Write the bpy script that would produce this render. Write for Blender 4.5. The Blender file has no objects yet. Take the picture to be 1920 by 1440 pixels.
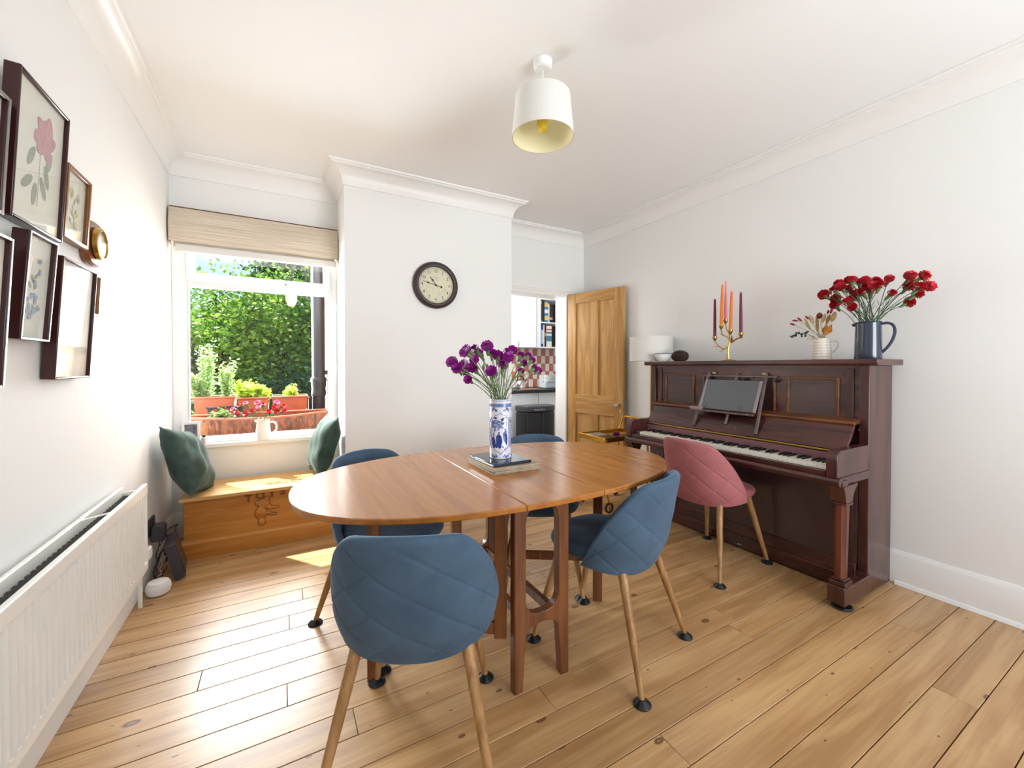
import bpy, bmesh, math, random
import numpy as np
from mathutils import Vector, Matrix

R = math.radians
random.seed(7)
SC = bpy.context.scene
COL = SC.collection

# ------------------------------------------------------------------ camera
F_PX, YAW, PITCH, PPV, CAM_H = 770.0, 0.51097, -0.01266, 696.0, 1.2
cam_d = bpy.data.cameras.new('camera')
cam = bpy.data.objects.new('camera', cam_d)
COL.objects.link(cam)
cam.location = (0, 0, CAM_H)
cam.rotation_euler = (math.pi / 2 + PITCH, 0, -YAW)
cam_d.sensor_width = 36.0
cam_d.lens = F_PX / 1920 * 36.0
cam_d.shift_y = -(720 - PPV) / 1920
cam_d.clip_start = 0.03
cam_d.clip_end = 200
SC.camera = cam

# ------------------------------------------------------------------ view, world, sun, window daylight, added fill lamps
SC.view_settings.view_transform = 'Standard'
SC.view_settings.look = 'None'
SC.view_settings.gamma = 1.0
SC.view_settings.use_curve_mapping = False
SC.view_settings.exposure = 0.9
SUN_DIR = Vector((0.75, -1.0, -1.71)).normalized()

world = bpy.data.worlds.new('sky')
SC.world = world
world.use_nodes = True
wn, wl = world.node_tree.nodes, world.node_tree.links
wn.clear()
w_out = wn.new('ShaderNodeOutputWorld')
w_bg = wn.new('ShaderNodeBackground')
w_tc = wn.new('ShaderNodeTexCoord')
w_grad = wn.new('ShaderNodeSeparateXYZ')
w_ramp = wn.new('ShaderNodeValToRGB')
w_ramp.color_ramp.elements[0].position = 0.0
w_ramp.color_ramp.elements[0].color = (0.62, 0.76, 0.95, 1)
w_ramp.color_ramp.elements[1].position = 0.7
w_ramp.color_ramp.elements[1].color = (0.28, 0.48, 0.88, 1)
w_noise = wn.new('ShaderNodeTexNoise')
w_noise.inputs['Scale'].default_value = 3.2
w_noise.inputs['Detail'].default_value = 6
w_cr = wn.new('ShaderNodeValToRGB')
w_cr.color_ramp.elements[0].position = 0.48
w_cr.color_ramp.elements[1].position = 0.66
w_mix = wn.new('ShaderNodeMixRGB')
w_mix.inputs[2].default_value = (0.98, 0.98, 1.0, 1)
wl.new(w_tc.outputs['Generated'], w_grad.inputs[0])
wl.new(w_grad.outputs['Z'], w_ramp.inputs[0])
wl.new(w_tc.outputs['Generated'], w_noise.inputs['Vector'])
wl.new(w_noise.outputs['Fac'], w_cr.inputs[0])
wl.new(w_cr.outputs['Color'], w_mix.inputs[0])
wl.new(w_ramp.outputs['Color'], w_mix.inputs[1])
wl.new(w_mix.outputs[0], w_bg.inputs[0])
w_bg.inputs[1].default_value = 0.8
wl.new(w_bg.outputs[0], w_out.inputs[0])

sun_d = bpy.data.lights.new('sun', 'SUN')
sun_d.energy = 10.0
sun_d.angle = R(0.6)
sun_d.color = (1.0, 0.95, 0.86)
sun = bpy.data.objects.new('sun', sun_d)
COL.objects.link(sun)
sun.location = (-4, 8, 9)
sun.rotation_euler = SUN_DIR.to_track_quat('-Z', 'Y').to_euler()

def daylight(name, loc, target, sx, sy, power, col=(1, 1, 1)):
    d = bpy.data.lights.new(name, 'AREA')
    d.shape = 'RECTANGLE'; d.size = sx; d.size_y = sy
    d.energy = power; d.color = col
    o = bpy.data.objects.new(name, d)
    COL.objects.link(o)
    o.location = loc
    o.rotation_euler = (Vector(target) - Vector(loc)).to_track_quat('-Z', 'Y').to_euler()
    return o
# daylight through the garden window, then added fill lamps at invented rear and kitchen openings
daylight('garden_window_daylight', (-0.45, 4.95, 1.50), (0.2, 2.6, 1.45), 1.5, 2.0, 200, (0.95, 0.98, 1.0))
daylight('rear_fill_light', (1.75, -2.7, 1.15), (1.3, 1.0, 1.75), 2.6, 2.0, 94, (0.95, 0.98, 1.0))
daylight('kitchen_fill_light', (1.95, 4.5, 1.9), (3.2, 4.7, 1.1), 0.9, 0.9, 22, (0.98, 0.99, 1.0))

# ------------------------------------------------------------------ photo pixel -> place on a known plane
_cy, _sy, _cp, _sp = math.cos(YAW), math.sin(YAW), math.cos(PITCH), math.sin(PITCH)
_F = Vector((_sy * _cp, _cy * _cp, _sp)); _R = Vector((_cy, -_sy, 0)); _U = _R.cross(_F)
_C = Vector((0, 0, CAM_H))
def _ray(u, v): return _F * F_PX + _R * (u - 960) + _U * (PPV - v)
def onX(u, v, x):
    d = _ray(u, v); return _C + d * (x / d.x)
def onY(u, v, y):
    d = _ray(u, v); return _C + d * (y / d.y)
def onZ(u, v, z):
    d = _ray(u, v); return _C + d * ((z - CAM_H) / d.z)

# ------------------------------------------------------------------ materials
def lin(c):
    return tuple(((x / 255) / 12.92 if x / 255 <= 0.04045 else ((x / 255 + 0.055) / 1.055) ** 2.4) for x in c) + (1,)

def mat(name, col, rough=0.5, metal=0.0, var=None, bump=None, sheen=0, coat=0, trans=0, emit=None, spec=0.5, aniso=None):
    """col is 0-255 sRGB. var=(scale, amount) mottles the colour; bump=(scale, strength)."""
    m = bpy.data.materials.new(name); m.use_nodes = True
    n, l = m.node_tree.nodes, m.node_tree.links
    p = n['Principled BSDF']
    c = lin(col)
    p.inputs['Base Color'].default_value = c
    p.inputs['Roughness'].default_value = rough
    p.inputs['Metallic'].default_value = metal
    p.inputs['Specular IOR Level'].default_value = spec
    if sheen:
        p.inputs['Sheen Weight'].default_value = sheen
        p.inputs['Sheen Roughness'].default_value = 0.35
        p.inputs['Sheen Tint'].default_value = tuple(min(1, x * 1.5 + .15) for x in c[:3]) + (1,)
    if coat:
        p.inputs['Coat Weight'].default_value = coat; p.inputs['Coat Roughness'].default_value = 0.08
    if trans: p.inputs['Transmission Weight'].default_value = trans
    if emit:
        p.inputs['Emission Color'].default_value = lin(emit[0]); p.inputs['Emission Strength'].default_value = emit[1]
    if var or bump:
        tc = n.new('ShaderNodeTexCoord')
    if var:
        t = n.new('ShaderNodeTexNoise'); t.inputs['Scale'].default_value = var[0]; t.inputs['Detail'].default_value = 4
        l.new(tc.outputs['Object'], t.inputs['Vector'])
        r = n.new('ShaderNodeValToRGB')
        r.color_ramp.elements[0].position = .3; r.color_ramp.elements[1].position = .7
        a = var[1]
        r.color_ramp.elements[0].color = tuple(x * (1 - a) for x in c[:3]) + (1,)
        r.color_ramp.elements[1].color = tuple(min(1, x * (1 + a)) for x in c[:3]) + (1,)
        l.new(t.outputs['Fac'], r.inputs[0]); l.new(r.outputs[0], p.inputs['Base Color'])
    if bump:
        t = n.new('ShaderNodeTexNoise'); t.inputs['Scale'].default_value = bump[0]; t.inputs['Detail'].default_value = 3
        l.new(tc.outputs['Object'], t.inputs['Vector'])
        b = n.new('ShaderNodeBump'); b.inputs['Strength'].default_value = bump[1]; b.inputs['Distance'].default_value = .004
        l.new(t.outputs['Fac'], b.inputs['Height']); l.new(b.outputs[0], p.inputs['Normal'])
    return m

def wood(name, c1, c2, axis=0, scale=1.0, rough=.4, knots=0, tint=0.0, coat=0, stretch=11, bands=0.5, flat_knots=False, relief=.0, fine=.3):
    """grain runs along object axis; every object gets its own piece of the grain."""
    m = bpy.data.materials.new(name); m.use_nodes = True
    n, l = m.node_tree.nodes, m.node_tree.links
    p = n['Principled BSDF']
    p.inputs['Roughness'].default_value = rough
    if coat:
        p.inputs['Coat Weight'].default_value = coat; p.inputs['Coat Roughness'].default_value = .25
    tc = n.new('ShaderNodeTexCoord'); oi = n.new('ShaderNodeObjectInfo')
    vm = n.new('ShaderNodeVectorMath'); vm.operation = 'MULTIPLY_ADD'
    vm.inputs[1].default_value = (37.0, 53.0, 29.0)
    cx = n.new('ShaderNodeCombineXYZ')
    for i in range(3): l.new(oi.outputs['Random'], cx.inputs[i])
    l.new(cx.outputs[0], vm.inputs[0]); l.new(tc.outputs['Object'], vm.inputs[2])
    mp = n.new('ShaderNodeMapping'); s = [stretch * scale] * 3; s[axis] = 1.0 * scale
    mp.inputs['Scale'].default_value = s
    l.new(vm.outputs[0], mp.inputs['Vector'])
    t1 = n.new('ShaderNodeTexNoise'); t1.inputs['Scale'].default_value = 1.3; t1.inputs['Detail'].default_value = 5; t1.inputs['Distortion'].default_value = .8
    l.new(mp.outputs[0], t1.inputs['Vector'])
    mp2 = n.new('ShaderNodeMapping'); s2 = [90 * scale] * 3; s2[axis] = 3.0 * scale
    mp2.inputs['Scale'].default_value = s2
    l.new(vm.outputs[0], mp2.inputs['Vector'])
    t2 = n.new('ShaderNodeTexNoise'); t2.inputs['Scale'].default_value = 1.0; t2.inputs['Detail'].default_value = 3
    l.new(mp2.outputs[0], t2.inputs['Vector'])
    mm = n.new('ShaderNodeMath'); mm.operation = 'MULTIPLY_ADD'; mm.inputs[1].default_value = fine
    l.new(t2.outputs['Fac'], mm.inputs[0]); l.new(t1.outputs['Fac'], mm.inputs[2])
    rp = n.new('ShaderNodeValToRGB')
    mid_ = .5 + fine * .5
    rp.color_ramp.elements[0].position = mid_ - bands * .2; rp.color_ramp.elements[1].position = mid_ + bands * .2
    rp.color_ramp.elements[0].color = lin(c1); rp.color_ramp.elements[1].color = lin(c2)
    l.new(mm.outputs[0], rp.inputs[0])
    last = rp.outputs[0]
    if tint:
        hs = n.new('ShaderNodeHueSaturation')
        mr = n.new('ShaderNodeMapRange'); mr.inputs[3].default_value = 1 - tint; mr.inputs[4].default_value = 1 + tint
        l.new(oi.outputs['Random'], mr.inputs[0]); l.new(mr.outputs[0], hs.inputs['Value'])
        l.new(last, hs.inputs['Color']); last = hs.outputs[0]
    if knots:
        mk = n.new('ShaderNodeMapping'); sk = [knots * 1.9] * 3; sk[axis] = knots
        mk.inputs['Scale'].default_value = sk
        l.new(vm.outputs[0], mk.inputs['Vector'])
        vo = n.new('ShaderNodeTexVoronoi'); vo.inputs['Scale'].default_value = 1.0
        if flat_knots: vo.voronoi_dimensions = '2D'
        l.new(mk.outputs[0], vo.inputs['Vector'])
        kr = n.new('ShaderNodeValToRGB')
        e = kr.color_ramp.elements
        e[0].position = .02; e[0].color = (.6, .6, .6, 1)
        e[1].position = .075; e[1].color = (0, 0, 0, 1)
        x = e.new(.042); x.color = (1, 1, 1, 1)
        sp3 = n.new('ShaderNodeSeparateColor'); l.new(vo.outputs['Color'], sp3.inputs[0])
        km = n.new('ShaderNodeMapRange'); km.inputs[3].default_value = .75; km.inputs[4].default_value = 5.5
        l.new(sp3.outputs[0], km.inputs[0])
        kd = n.new('ShaderNodeMath'); kd.operation = 'MULTIPLY'; l.new(vo.outputs['Distance'], kd.inputs[0]); l.new(km.outputs[0], kd.inputs[1])
        l.new(kd.outputs[0], kr.inputs[0])
        mx = n.new('ShaderNodeMixRGB'); mx.inputs[2].default_value = lin((92, 52, 26))
        l.new(kr.outputs[0], mx.inputs[0]); l.new(last, mx.inputs[1]); last = mx.outputs[0]
    l.new(last, p.inputs['Base Color'])
    if relief:
        b = n.new('ShaderNodeBump'); b.inputs['Strength'].default_value = relief; b.inputs['Distance'].default_value = .002
        l.new(t2.outputs['Fac'], b.inputs['Height']); l.new(b.outputs[0], p.inputs['Normal'])
    return m

def pane_mat(name, reflect=1.0):
    m = bpy.data.materials.new(name); m.use_nodes = True
    n, l = m.node_tree.nodes, m.node_tree.links
    n.clear()
    o = n.new('ShaderNodeOutputMaterial'); tr = n.new('ShaderNodeBsdfTransparent'); gl = n.new('ShaderNodeBsdfGlossy')
    gl.inputs['Roughness'].default_value = .01
    tr.inputs[0].default_value = (.97, .98, .98, 1)
    lw = n.new('ShaderNodeLayerWeight'); lw.inputs['Blend'].default_value = .5
    pw_ = n.new('ShaderNodeMath'); pw_.operation = 'POWER'; pw_.inputs[1].default_value = 5
    fr = n.new('ShaderNodeMath'); fr.operation = 'MULTIPLY_ADD'; fr.inputs[1].default_value = .96; fr.inputs[2].default_value = .04
    l.new(lw.outputs['Facing'], pw_.inputs[0]); l.new(pw_.outputs[0], fr.inputs[0])
    mu = n.new('ShaderNodeMath'); mu.operation = 'MULTIPLY'; mu.inputs[1].default_value = reflect; mu.use_clamp = True
    mx = n.new('ShaderNodeMixShader')
    l.new(fr.outputs[0], mu.inputs[0]); l.new(mu.outputs[0], mx.inputs[0]); l.new(tr.outputs[0], mx.inputs[1]); l.new(gl.outputs[0], mx.inputs[2]); l.new(mx.outputs[0], o.inputs[0])
    return m

def leaf_mat(name, c1, c2, c3):
    """per-leaf colour, a little light through the leaf"""
    m = bpy.data.materials.new(name); m.use_nodes = True
    n, l = m.node_tree.nodes, m.node_tree.links
    p = n['Principled BSDF']; p.inputs['Roughness'].default_value = .5
    g = n.new('ShaderNodeNewGeometry'); r = n.new('ShaderNodeValToRGB')
    r.color_ramp.elements[0].color = lin(c1); r.color_ramp.elements[1].color = lin(c3)
    r.color_ramp.elements.new(.5).color = lin(c2)
    l.new(g.outputs['Random Per Island'], r.inputs[0]); l.new(r.outputs[0], p.inputs['Base Color'])
    t = n.new('ShaderNodeBsdfTranslucent'); l.new(r.outputs[0], t.inputs[0])
    mx = n.new('ShaderNodeMixShader'); mx.inputs[0].default_value = .35
    o = n['Material Output']
    l.new(p.outputs[0], mx.inputs[1]); l.new(t.outputs[0], mx.inputs[2]); l.new(mx.outputs[0], o.inputs[0])
    return m

M = {}
M['wall'] = mat('white_wall_paint', (242, 242, 240), .75, bump=(60, .04))
M['ceil'] = mat('white_ceiling_paint', (247, 247, 246), .8)
M['trim'] = mat('white_gloss_paint', (244, 243, 240), .35)
M['upvc'] = mat('white_upvc', (242, 243, 245), .25)
M['pane'] = pane_mat('window_glass', .5)
M['picglass'] = pane_mat('picture_glass', .4)
M['floor'] = wood('stripped_pine_boards', (207, 166, 115), (176, 132, 84), 0, 1.0, .40, knots=3.0, tint=.12, coat=.4, stretch=9, bands=.7, flat_knots=True, relief=.08)
M['gap'] = mat('dark_subfloor', (46, 34, 24), .9)
M['teak'] = wood('teak_veneer', (178, 114, 46), (154, 92, 32), 1, 1.2, .22, coat=.3, stretch=16, bands=1.0, fine=.12)
M['teakleg'] = wood('teak_solid', (126, 76, 40), (98, 56, 30), 2, 1.5, .32, stretch=12)
M['oak'] = wood('pale_oak_leg', (176, 134, 86), (146, 106, 64), 2, 2.0, .4, stretch=14)
M['pine'] = wood('honey_pine', (206, 140, 62), (180, 112, 42), 0, 1.4, .32, knots=2.0, coat=.15, stretch=10, bands=.8)
M['pinelid'] = wood('worn_pine_lid', (226, 182, 116), (206, 154, 88), 0, 1.4, .35, knots=2.4, stretch=10, bands=.8)
M['pinedark'] = mat('carving_shade_pine', (134, 80, 30), .5)  # darker pine colour stands in for shade in the carving
M['doorpine_v'] = wood('door_pine_upright', (205, 160, 98), (180, 132, 72), 2, 1.3, .4, knots=1.8, tint=.05, stretch=10)
M['doorpine_h'] = wood('door_pine_rail', (205, 160, 98), (180, 132, 72), 0, 1.3, .4, knots=1.8, tint=.05, stretch=10)
M['mahog'] = wood('dark_mahogany', (84, 42, 37), (57, 27, 24), 1, 1.1, .26, coat=.3, stretch=10, fine=.1)
M['mahogv'] = wood('dark_mahogany_upright', (84, 42, 37), (57, 27, 24), 2, 1.1, .26, coat=.3, stretch=10, fine=.1)
M['mahogpan'] = wood('smoky_mahogany_panel', (78, 54, 52), (58, 36, 36), 1, 1.0, .3, coat=.4, stretch=8)
M['mahogedge'] = wood('gilt_brown_moulding', (120, 72, 34), (90, 50, 26), 1, 1.5, .3)
M['blue'] = mat('blue_velvet', (72, 94, 116), .8, var=(9, .16), sheen=.6, spec=.25)
M['pink'] = mat('pink_velvet', (168, 102, 106), .75, var=(9, .12), sheen=.5, spec=.25)
M['blackp'] = mat('black_plastic', (22, 22, 26), .35)
M['darkp'] = mat('charcoal_plastic', (52, 52, 58), .4)
M['whitep'] = mat('white_plastic', (240, 240, 238), .4)
M['ivory'] = mat('ivory_keytop', (240, 235, 222), .25)
M['ebony'] = mat('ebony_keytop', (18, 16, 18), .3)
M['brass'] = mat('aged_brass', (196, 160, 84), .28, 1.0)
M['gold'] = mat('bright_gold_metal', (214, 164, 70), .25, 1.0)
M['nickel'] = mat('nickel', (190, 180, 165), .25, 1.0)
M['iron'] = mat('black_painted_iron', (34, 36, 42), .45, bump=(80, .2))
M['radiator'] = mat('radiator_enamel', (241, 239, 233), .3)
M['radfins'] = mat('grey_convector_steel', (120, 118, 115), .6)  # convector fins, a darker grey than the enamel
M['green'] = mat('sage_velvet', (60, 78, 72), .85, var=(12, .35), bump=(22, .9), sheen=.6, spec=.2)
M['blind'] = None
M['terra'] = mat('terracotta_plastic', (176, 92, 62), .6, var=(6, .15))
M['troughwood'] = wood('weathered_brown_trough', (150, 88, 56), (96, 54, 36), 2, 3.0, .6, stretch=14)
M['porc'] = mat('white_porcelain', (244, 243, 240), .15)
M['granite'] = mat('polished_dark_granite', (44, 48, 54), .08, var=(120, .8))
M['mat'] = mat('woven_mat', (176, 160, 138), .8, var=(180, .3), bump=(220, .5))
M['stem'] = mat('flower_stem', (96, 120, 72), .6)
M['stemd'] = mat('dark_flower_stem', (70, 96, 62), .6)
M['purple'] = mat('purple_petal', (158, 20, 150), .6, var=(40, .3), sheen=.3)
M['red'] = mat('red_petal', (200, 14, 40), .6, var=(40, .3), sheen=.3)
M['rose'] = mat('pink_petal', (236, 120, 160), .6, var=(40, .2))
M['navy'] = mat('navy_enamel', (38, 50, 70), .18, coat=.6)
M['cream'] = mat('cream_ceramic', (232, 224, 208), .35)
M['shade'] = mat('white_lampshade', (226, 224, 218), .9)
M['shadein'] = mat('cream_shade_lining', (240, 232, 190), .9)
M['black'] = mat('matt_black', (20, 20, 22), .6)
M['paper'] = mat('ivory_paper', (236, 233, 222), .8, var=(5, .03))
M['redframe'] = mat('dark_red_brown_frame', (58, 26, 26), .3)
M['goldframe'] = mat('walnut_gold_frame', (134, 88, 46), .35)
M['silver_and_glint'] = mat('silver_edge_and_glint', (150, 148, 150), .3, .6)  # board edge colour; on the dark frames it paints a reflected highlight
M['kitwhite'] = mat('white_kitchen_laminate', (232, 236, 238), .3)
M['worktop'] = mat('black_worktop', (30, 28, 30), .35)
M['tilew'] = mat('white_glazed_tile', (240, 236, 230), .2)
M['tiler'] = mat('terracotta_glazed_tile', (196, 120, 98), .3, var=(12, .15))
M['grout'] = mat('pale_grout', (214, 204, 194), .9)
M['brick'] = None

def stripe_mat(name, c1, c2, axis, scale, rough=.8, dash=None):
    m = bpy.data.materials.new(name); m.use_nodes = True
    n, l = m.node_tree.nodes, m.node_tree.links
    p = n['Principled BSDF']; p.inputs['Roughness'].default_value = rough
    tc = n.new('ShaderNodeTexCoord')
    mp = n.new('ShaderNodeMapping'); s = [2.0, 2.0, 2.0]; s[axis] = scale
    mp.inputs['Scale'].default_value = s
    l.new(tc.outputs['Object'], mp.inputs['Vector'])
    t = n.new('ShaderNodeTexNoise'); t.inputs['Scale'].default_value = 1.0; t.inputs['Detail'].default_value = 3
    l.new(mp.outputs[0], t.inputs['Vector'])
    r = n.new('ShaderNodeValToRGB'); r.color_ramp.elements[0].position = .38; r.color_ramp.elements[1].position = .62
    r.color_ramp.elements[0].color = lin(c1); r.color_ramp.elements[1].color = lin(c2)
    l.new(t.outputs['Fac'], r.inputs[0]); l.new(r.outputs[0], p.inputs['Base Color'])
    b = n.new('ShaderNodeBump'); b.inputs['Strength'].default_value = .5; b.inputs['Distance'].default_value = .002
    l.new(t.outputs['Fac'], b.inputs['Height']); l.new(b.outputs[0], p.inputs['Normal'])
    return m
M['blind'] = stripe_mat('woven_grass_blind', (196, 180, 158), (224, 212, 194), 2, 220)

def brick_mat(name, c1, c2, cm, scale):
    m = bpy.data.materials.new(name); m.use_nodes = True
    n, l = m.node_tree.nodes, m.node_tree.links
    p = n['Principled BSDF']; p.inputs['Roughness'].default_value = .85
    tc = n.new('ShaderNodeTexCoord'); mp = n.new('ShaderNodeMapping'); mp.inputs['Rotation'].default_value = (R(90), 0, R(90))
    b = n.new('ShaderNodeTexBrick'); b.inputs['Scale'].default_value = scale
    b.inputs['Color1'].default_value = lin(c1); b.inputs['Color2'].default_value = lin(c2); b.inputs['Mortar'].default_value = lin(cm)
    l.new(tc.outputs['Object'], mp.inputs[0]); l.new(mp.outputs[0], b.inputs['Vector']); l.new(b.outputs['Color'], p.inputs['Base Color'])
    return m
M['brick'] = brick_mat('london_brick', (190, 150, 110), (170, 110, 84), (190, 182, 168), 4.4)

# ------------------------------------------------------------------ mesh builder
class MB:
    def __init__(s): s.v = []; s.f = []
    def add(s, vs, fs):
        k = len(s.v); s.v.extend(tuple(x) for x in vs); s.f.extend(tuple(i + k for i in f) for f in fs); return s
    def box(s, x0, y0, z0, x1, y1, z1):
        if x0 > x1: x0, x1 = x1, x0
        if y0 > y1: y0, y1 = y1, y0
        if z0 > z1: z0, z1 = z1, z0
        return s.add([(x0, y0, z0), (x1, y0, z0), (x1, y1, z0), (x0, y1, z0), (x0, y0, z1), (x1, y0, z1), (x1, y1, z1), (x0, y1, z1)],
                     [(0, 3, 2, 1), (4, 5, 6, 7), (0, 1, 5, 4), (1, 2, 6, 5), (2, 3, 7, 6), (3, 0, 4, 7)])
    def obox(s, a, b, w, h, up=(0, 0, 1)):
        """bar of section w x h from a to b"""
        a, b = Vector(a), Vector(b); d = (b - a).normalized(); side = d.cross(Vector(up)).normalized(); u = side.cross(d)
        vs = []
        for p in (a, b):
            for i, j in ((-1, -1), (1, -1), (1, 1), (-1, 1)): vs.append(p + side * (w / 2 * i) + u * (h / 2 * j))
        return s.add(vs, [(0, 1, 2, 3), (7, 6, 5, 4), (0, 4, 5, 1), (1, 5, 6, 2), (2, 6, 7, 3), (3, 7, 4, 0)])
    def tube(s, pts, r, n=8, caps=True, closed=False):
        pts = [Vector(p) for p in pts]; m = len(pts)
        rs = r if isinstance(r, (list, tuple)) else [r] * m
        prev = None; vs = []
        for i, p in enumerate(pts):
            if closed: t = pts[(i + 1) % m] - pts[i - 1]
            else: t = pts[min(i + 1, m - 1)] - pts[max(i - 1, 0)]
            t.normalize()
            if prev is None:
                a = Vector((0, 0, 1)) if abs(t.z) < .9 else Vector((1, 0, 0))
                prev = t.cross(a).normalized()
            prev = (prev - t * prev.dot(t)).normalized(); q = t.cross(prev)
            for k in range(n):
                an = 2 * math.pi * k / n
                vs.append(p + (prev * math.cos(an) + q * math.sin(an)) * rs[i])
        fs = []
        for i in range(m if closed else m - 1):
            j = (i + 1) % m
            for k in range(n):
                fs.append((i * n + k, i * n + (k + 1) % n, j * n + (k + 1) % n, j * n + k))
        if caps and not closed:
            fs.append(tuple(range(n - 1, -1, -1))); fs.append(tuple((m - 1) * n + k for k in range(n)))
        return s.add(vs, fs)
    def lathe(s, prof, c=(0, 0, 0), n=32, axis=2, closed=False):
        vs = []; m = len(prof)
        for r, z in prof:
            for k in range(n):
                an = 2 * math.pi * k / n; p = [r * math.cos(an), r * math.sin(an), z]
                if axis == 0: p = [p[2], p[0], p[1]]
                elif axis == 1: p = [p[1], p[2], p[0]]
                vs.append((p[0] + c[0], p[1] + c[1], p[2] + c[2]))
        fs = []
        for i in range(m if closed else m - 1):
            j = (i + 1) % m
            for k in range(n): fs.append((i * n + k, i * n + (k + 1) % n, j * n + (k + 1) % n, j * n + k))
        if not closed:
            if prof[0][0] > 1e-6: fs.append(tuple(range(n - 1, -1, -1)))
            if prof[-1][0] > 1e-6: fs.append(tuple((m - 1) * n + k for k in range(n)))
        return s.add(vs, fs)
    def ell(s, c, r, nu=16, nv=10, rot=None):
        vs = []; fs = []
        for i in range(nv + 1):
            ph = -math.pi / 2 + math.pi * i / nv
            for k in range(nu):
                an = 2 * math.pi * k / nu
                p = Vector((r[0] * math.cos(ph) * math.cos(an), r[1] * math.cos(ph) * math.sin(an), r[2] * math.sin(ph)))
                if rot: p = rot @ p
                vs.append(p + Vector(c))
        for i in range(nv):
            for k in range(nu): fs.append((i * nu + k, i * nu + (k + 1) % nu, (i + 1) * nu + (k + 1) % nu, (i + 1) * nu + k))
        return s.add(vs, fs)
    def ext(s, poly, a, b, plane='xy'):
        """extrude a 2D polygon between a and b along the third axis"""
        def P(p, h):
            return {'xy': (p[0], p[1], h), 'xz': (p[0], h, p[1]), 'yz': (h, p[0], p[1])}[plane]
        n = len(poly); vs = [P(p, a) for p in poly] + [P(p, b) for p in poly]
        fs = [tuple(range(n - 1, -1, -1)), tuple(range(n, 2 * n))] + [(i, (i + 1) % n, n + (i + 1) % n, n + i) for i in range(n)]
        return s.add(vs, fs)
    def grid(s, fn, nu, nv, cu=False, cv=False):
        vs = [fn(i / (nu if cu else nu - 1), j / (nv if cv else nv - 1)) for i in range(nu) for j in range(nv)]
        fs = []
        for i in range(nu if cu else nu - 1):
            for j in range(nv if cv else nv - 1):
                a, b = (i + 1) % nu, (j + 1) % nv
                fs.append((i * nv + j, a * nv + j, a * nv + b, i * nv + b))
        return s.add(vs, fs)

WO = {}   # world origin of every object built in world coordinates
def mesh_of(name, mb, m, o=(0, 0, 0), sharp=35):
    me = bpy.data.meshes.new(name)
    ox, oy, oz = o
    me.from_pydata([(x - ox, y - oy, z - oz) for x, y, z in mb.v], [], mb.f)
    me.validate()
    bm = bmesh.new(); bm.from_mesh(me); bmesh.ops.remove_doubles(bm, verts=bm.verts, dist=1e-6)
    bmesh.ops.recalc_face_normals(bm, faces=bm.faces); bm.to_mesh(me); bm.free()
    me.polygons.foreach_set('use_smooth', [True] * len(me.polygons))
    me.set_sharp_from_angle(angle=R(sharp))
    if m is not None: me.materials.append(m)
    return me
def link(name, me, parent=None, loc=(0, 0, 0), rot=(0, 0, 0)):
    o = bpy.data.objects.new(name, me); COL.objects.link(o)
    o.location = loc; o.rotation_euler = rot
    if parent is not None: o.parent = parent
    return o
def bevel(o, w, seg=2, ang=40):
    b = o.modifiers.new('bevel', 'BEVEL'); b.width = w; b.segments = seg; b.limit_method = 'ANGLE'; b.angle_limit = R(ang)
    b.harden_normals = False
    return o
def part(name, mb, m, parent=None, bev=0, label=None, local=False, sharp=35):
    """mesh given in world coordinates (or in the parent's own when local)"""
    if parent is not None:
        org = (0, 0, 0) if local else WO.get(parent.name, (0, 0, 0))
        o = link(name, mesh_of(name, mb, m, org, sharp), parent); WO[o.name] = org
    else:
        a = np.array(mb.v); org = ((a[:, 0].min() + a[:, 0].max()) / 2, (a[:, 1].min() + a[:, 1].max()) / 2, a[:, 2].min())
        org = tuple(float(x) for x in org)
        o = link(name, mesh_of(name, mb, m, org, sharp), None, org); WO[o.name] = org
    if bev: bevel(o, bev)
    if label: o['label'] = label
    return o
def tag(o, label, cat, group=None, kind=None):
    o['label'] = label; o['category'] = cat
    if group: o['group'] = group
    if kind: o['kind'] = kind
    return o
def thing(name, label, cat, loc, rz=0, group=None, kind=None):
    o = bpy.data.objects.new(name, None); COL.objects.link(o); o.empty_display_size = .05
    o.location = loc; o.rotation_euler = (0, 0, rz)
    WO[o.name] = tuple(loc)
    return tag(o, label, cat, group, kind)
def struct(name, mb, m, label, cat, parent=None, bev=0, sharp=35):
    o = part(name, mb, m, parent, bev, sharp=sharp)
    if parent is None: tag(o, label, cat, None, 'structure')
    return o
def copy_tree(o, parent=None):
    c = o.copy(); COL.objects.link(c); c.parent = parent
    for ch in list(o.children): copy_tree(ch, c)
    return c
def text_mb(txt, size, depth, fn, bold=0):
    """letters as a thin mesh; fn maps (x, y, depth) of the text plane into the scene"""
    cu = bpy.data.curves.new('t', 'FONT'); cu.body = txt; cu.size = size; cu.extrude = depth / 2; cu.align_x = 'CENTER'; cu.align_y = 'CENTER'
    cu.resolution_u = 3; cu.offset = bold
    to = bpy.data.objects.new('t', cu); COL.objects.link(to)
    me = bpy.data.meshes.new_from_object(to)
    mb = MB(); mb.add([fn(v.co.x, v.co.y, v.co.z) for v in me.vertices], [tuple(p.vertices) for p in me.polygons])
    bpy.data.objects.remove(to); bpy.data.meshes.remove(me); bpy.data.curves.remove(cu)
    return mb
def arc(cx, cy, r, a0, a1, n=8, ry=None):
    ry = r if ry is None else ry
    return [(cx + r * math.cos(R(a0 + (a1 - a0) * i / n)), cy + ry * math.sin(R(a0 + (a1 - a0) * i / n))) for i in range(n + 1)]
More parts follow.
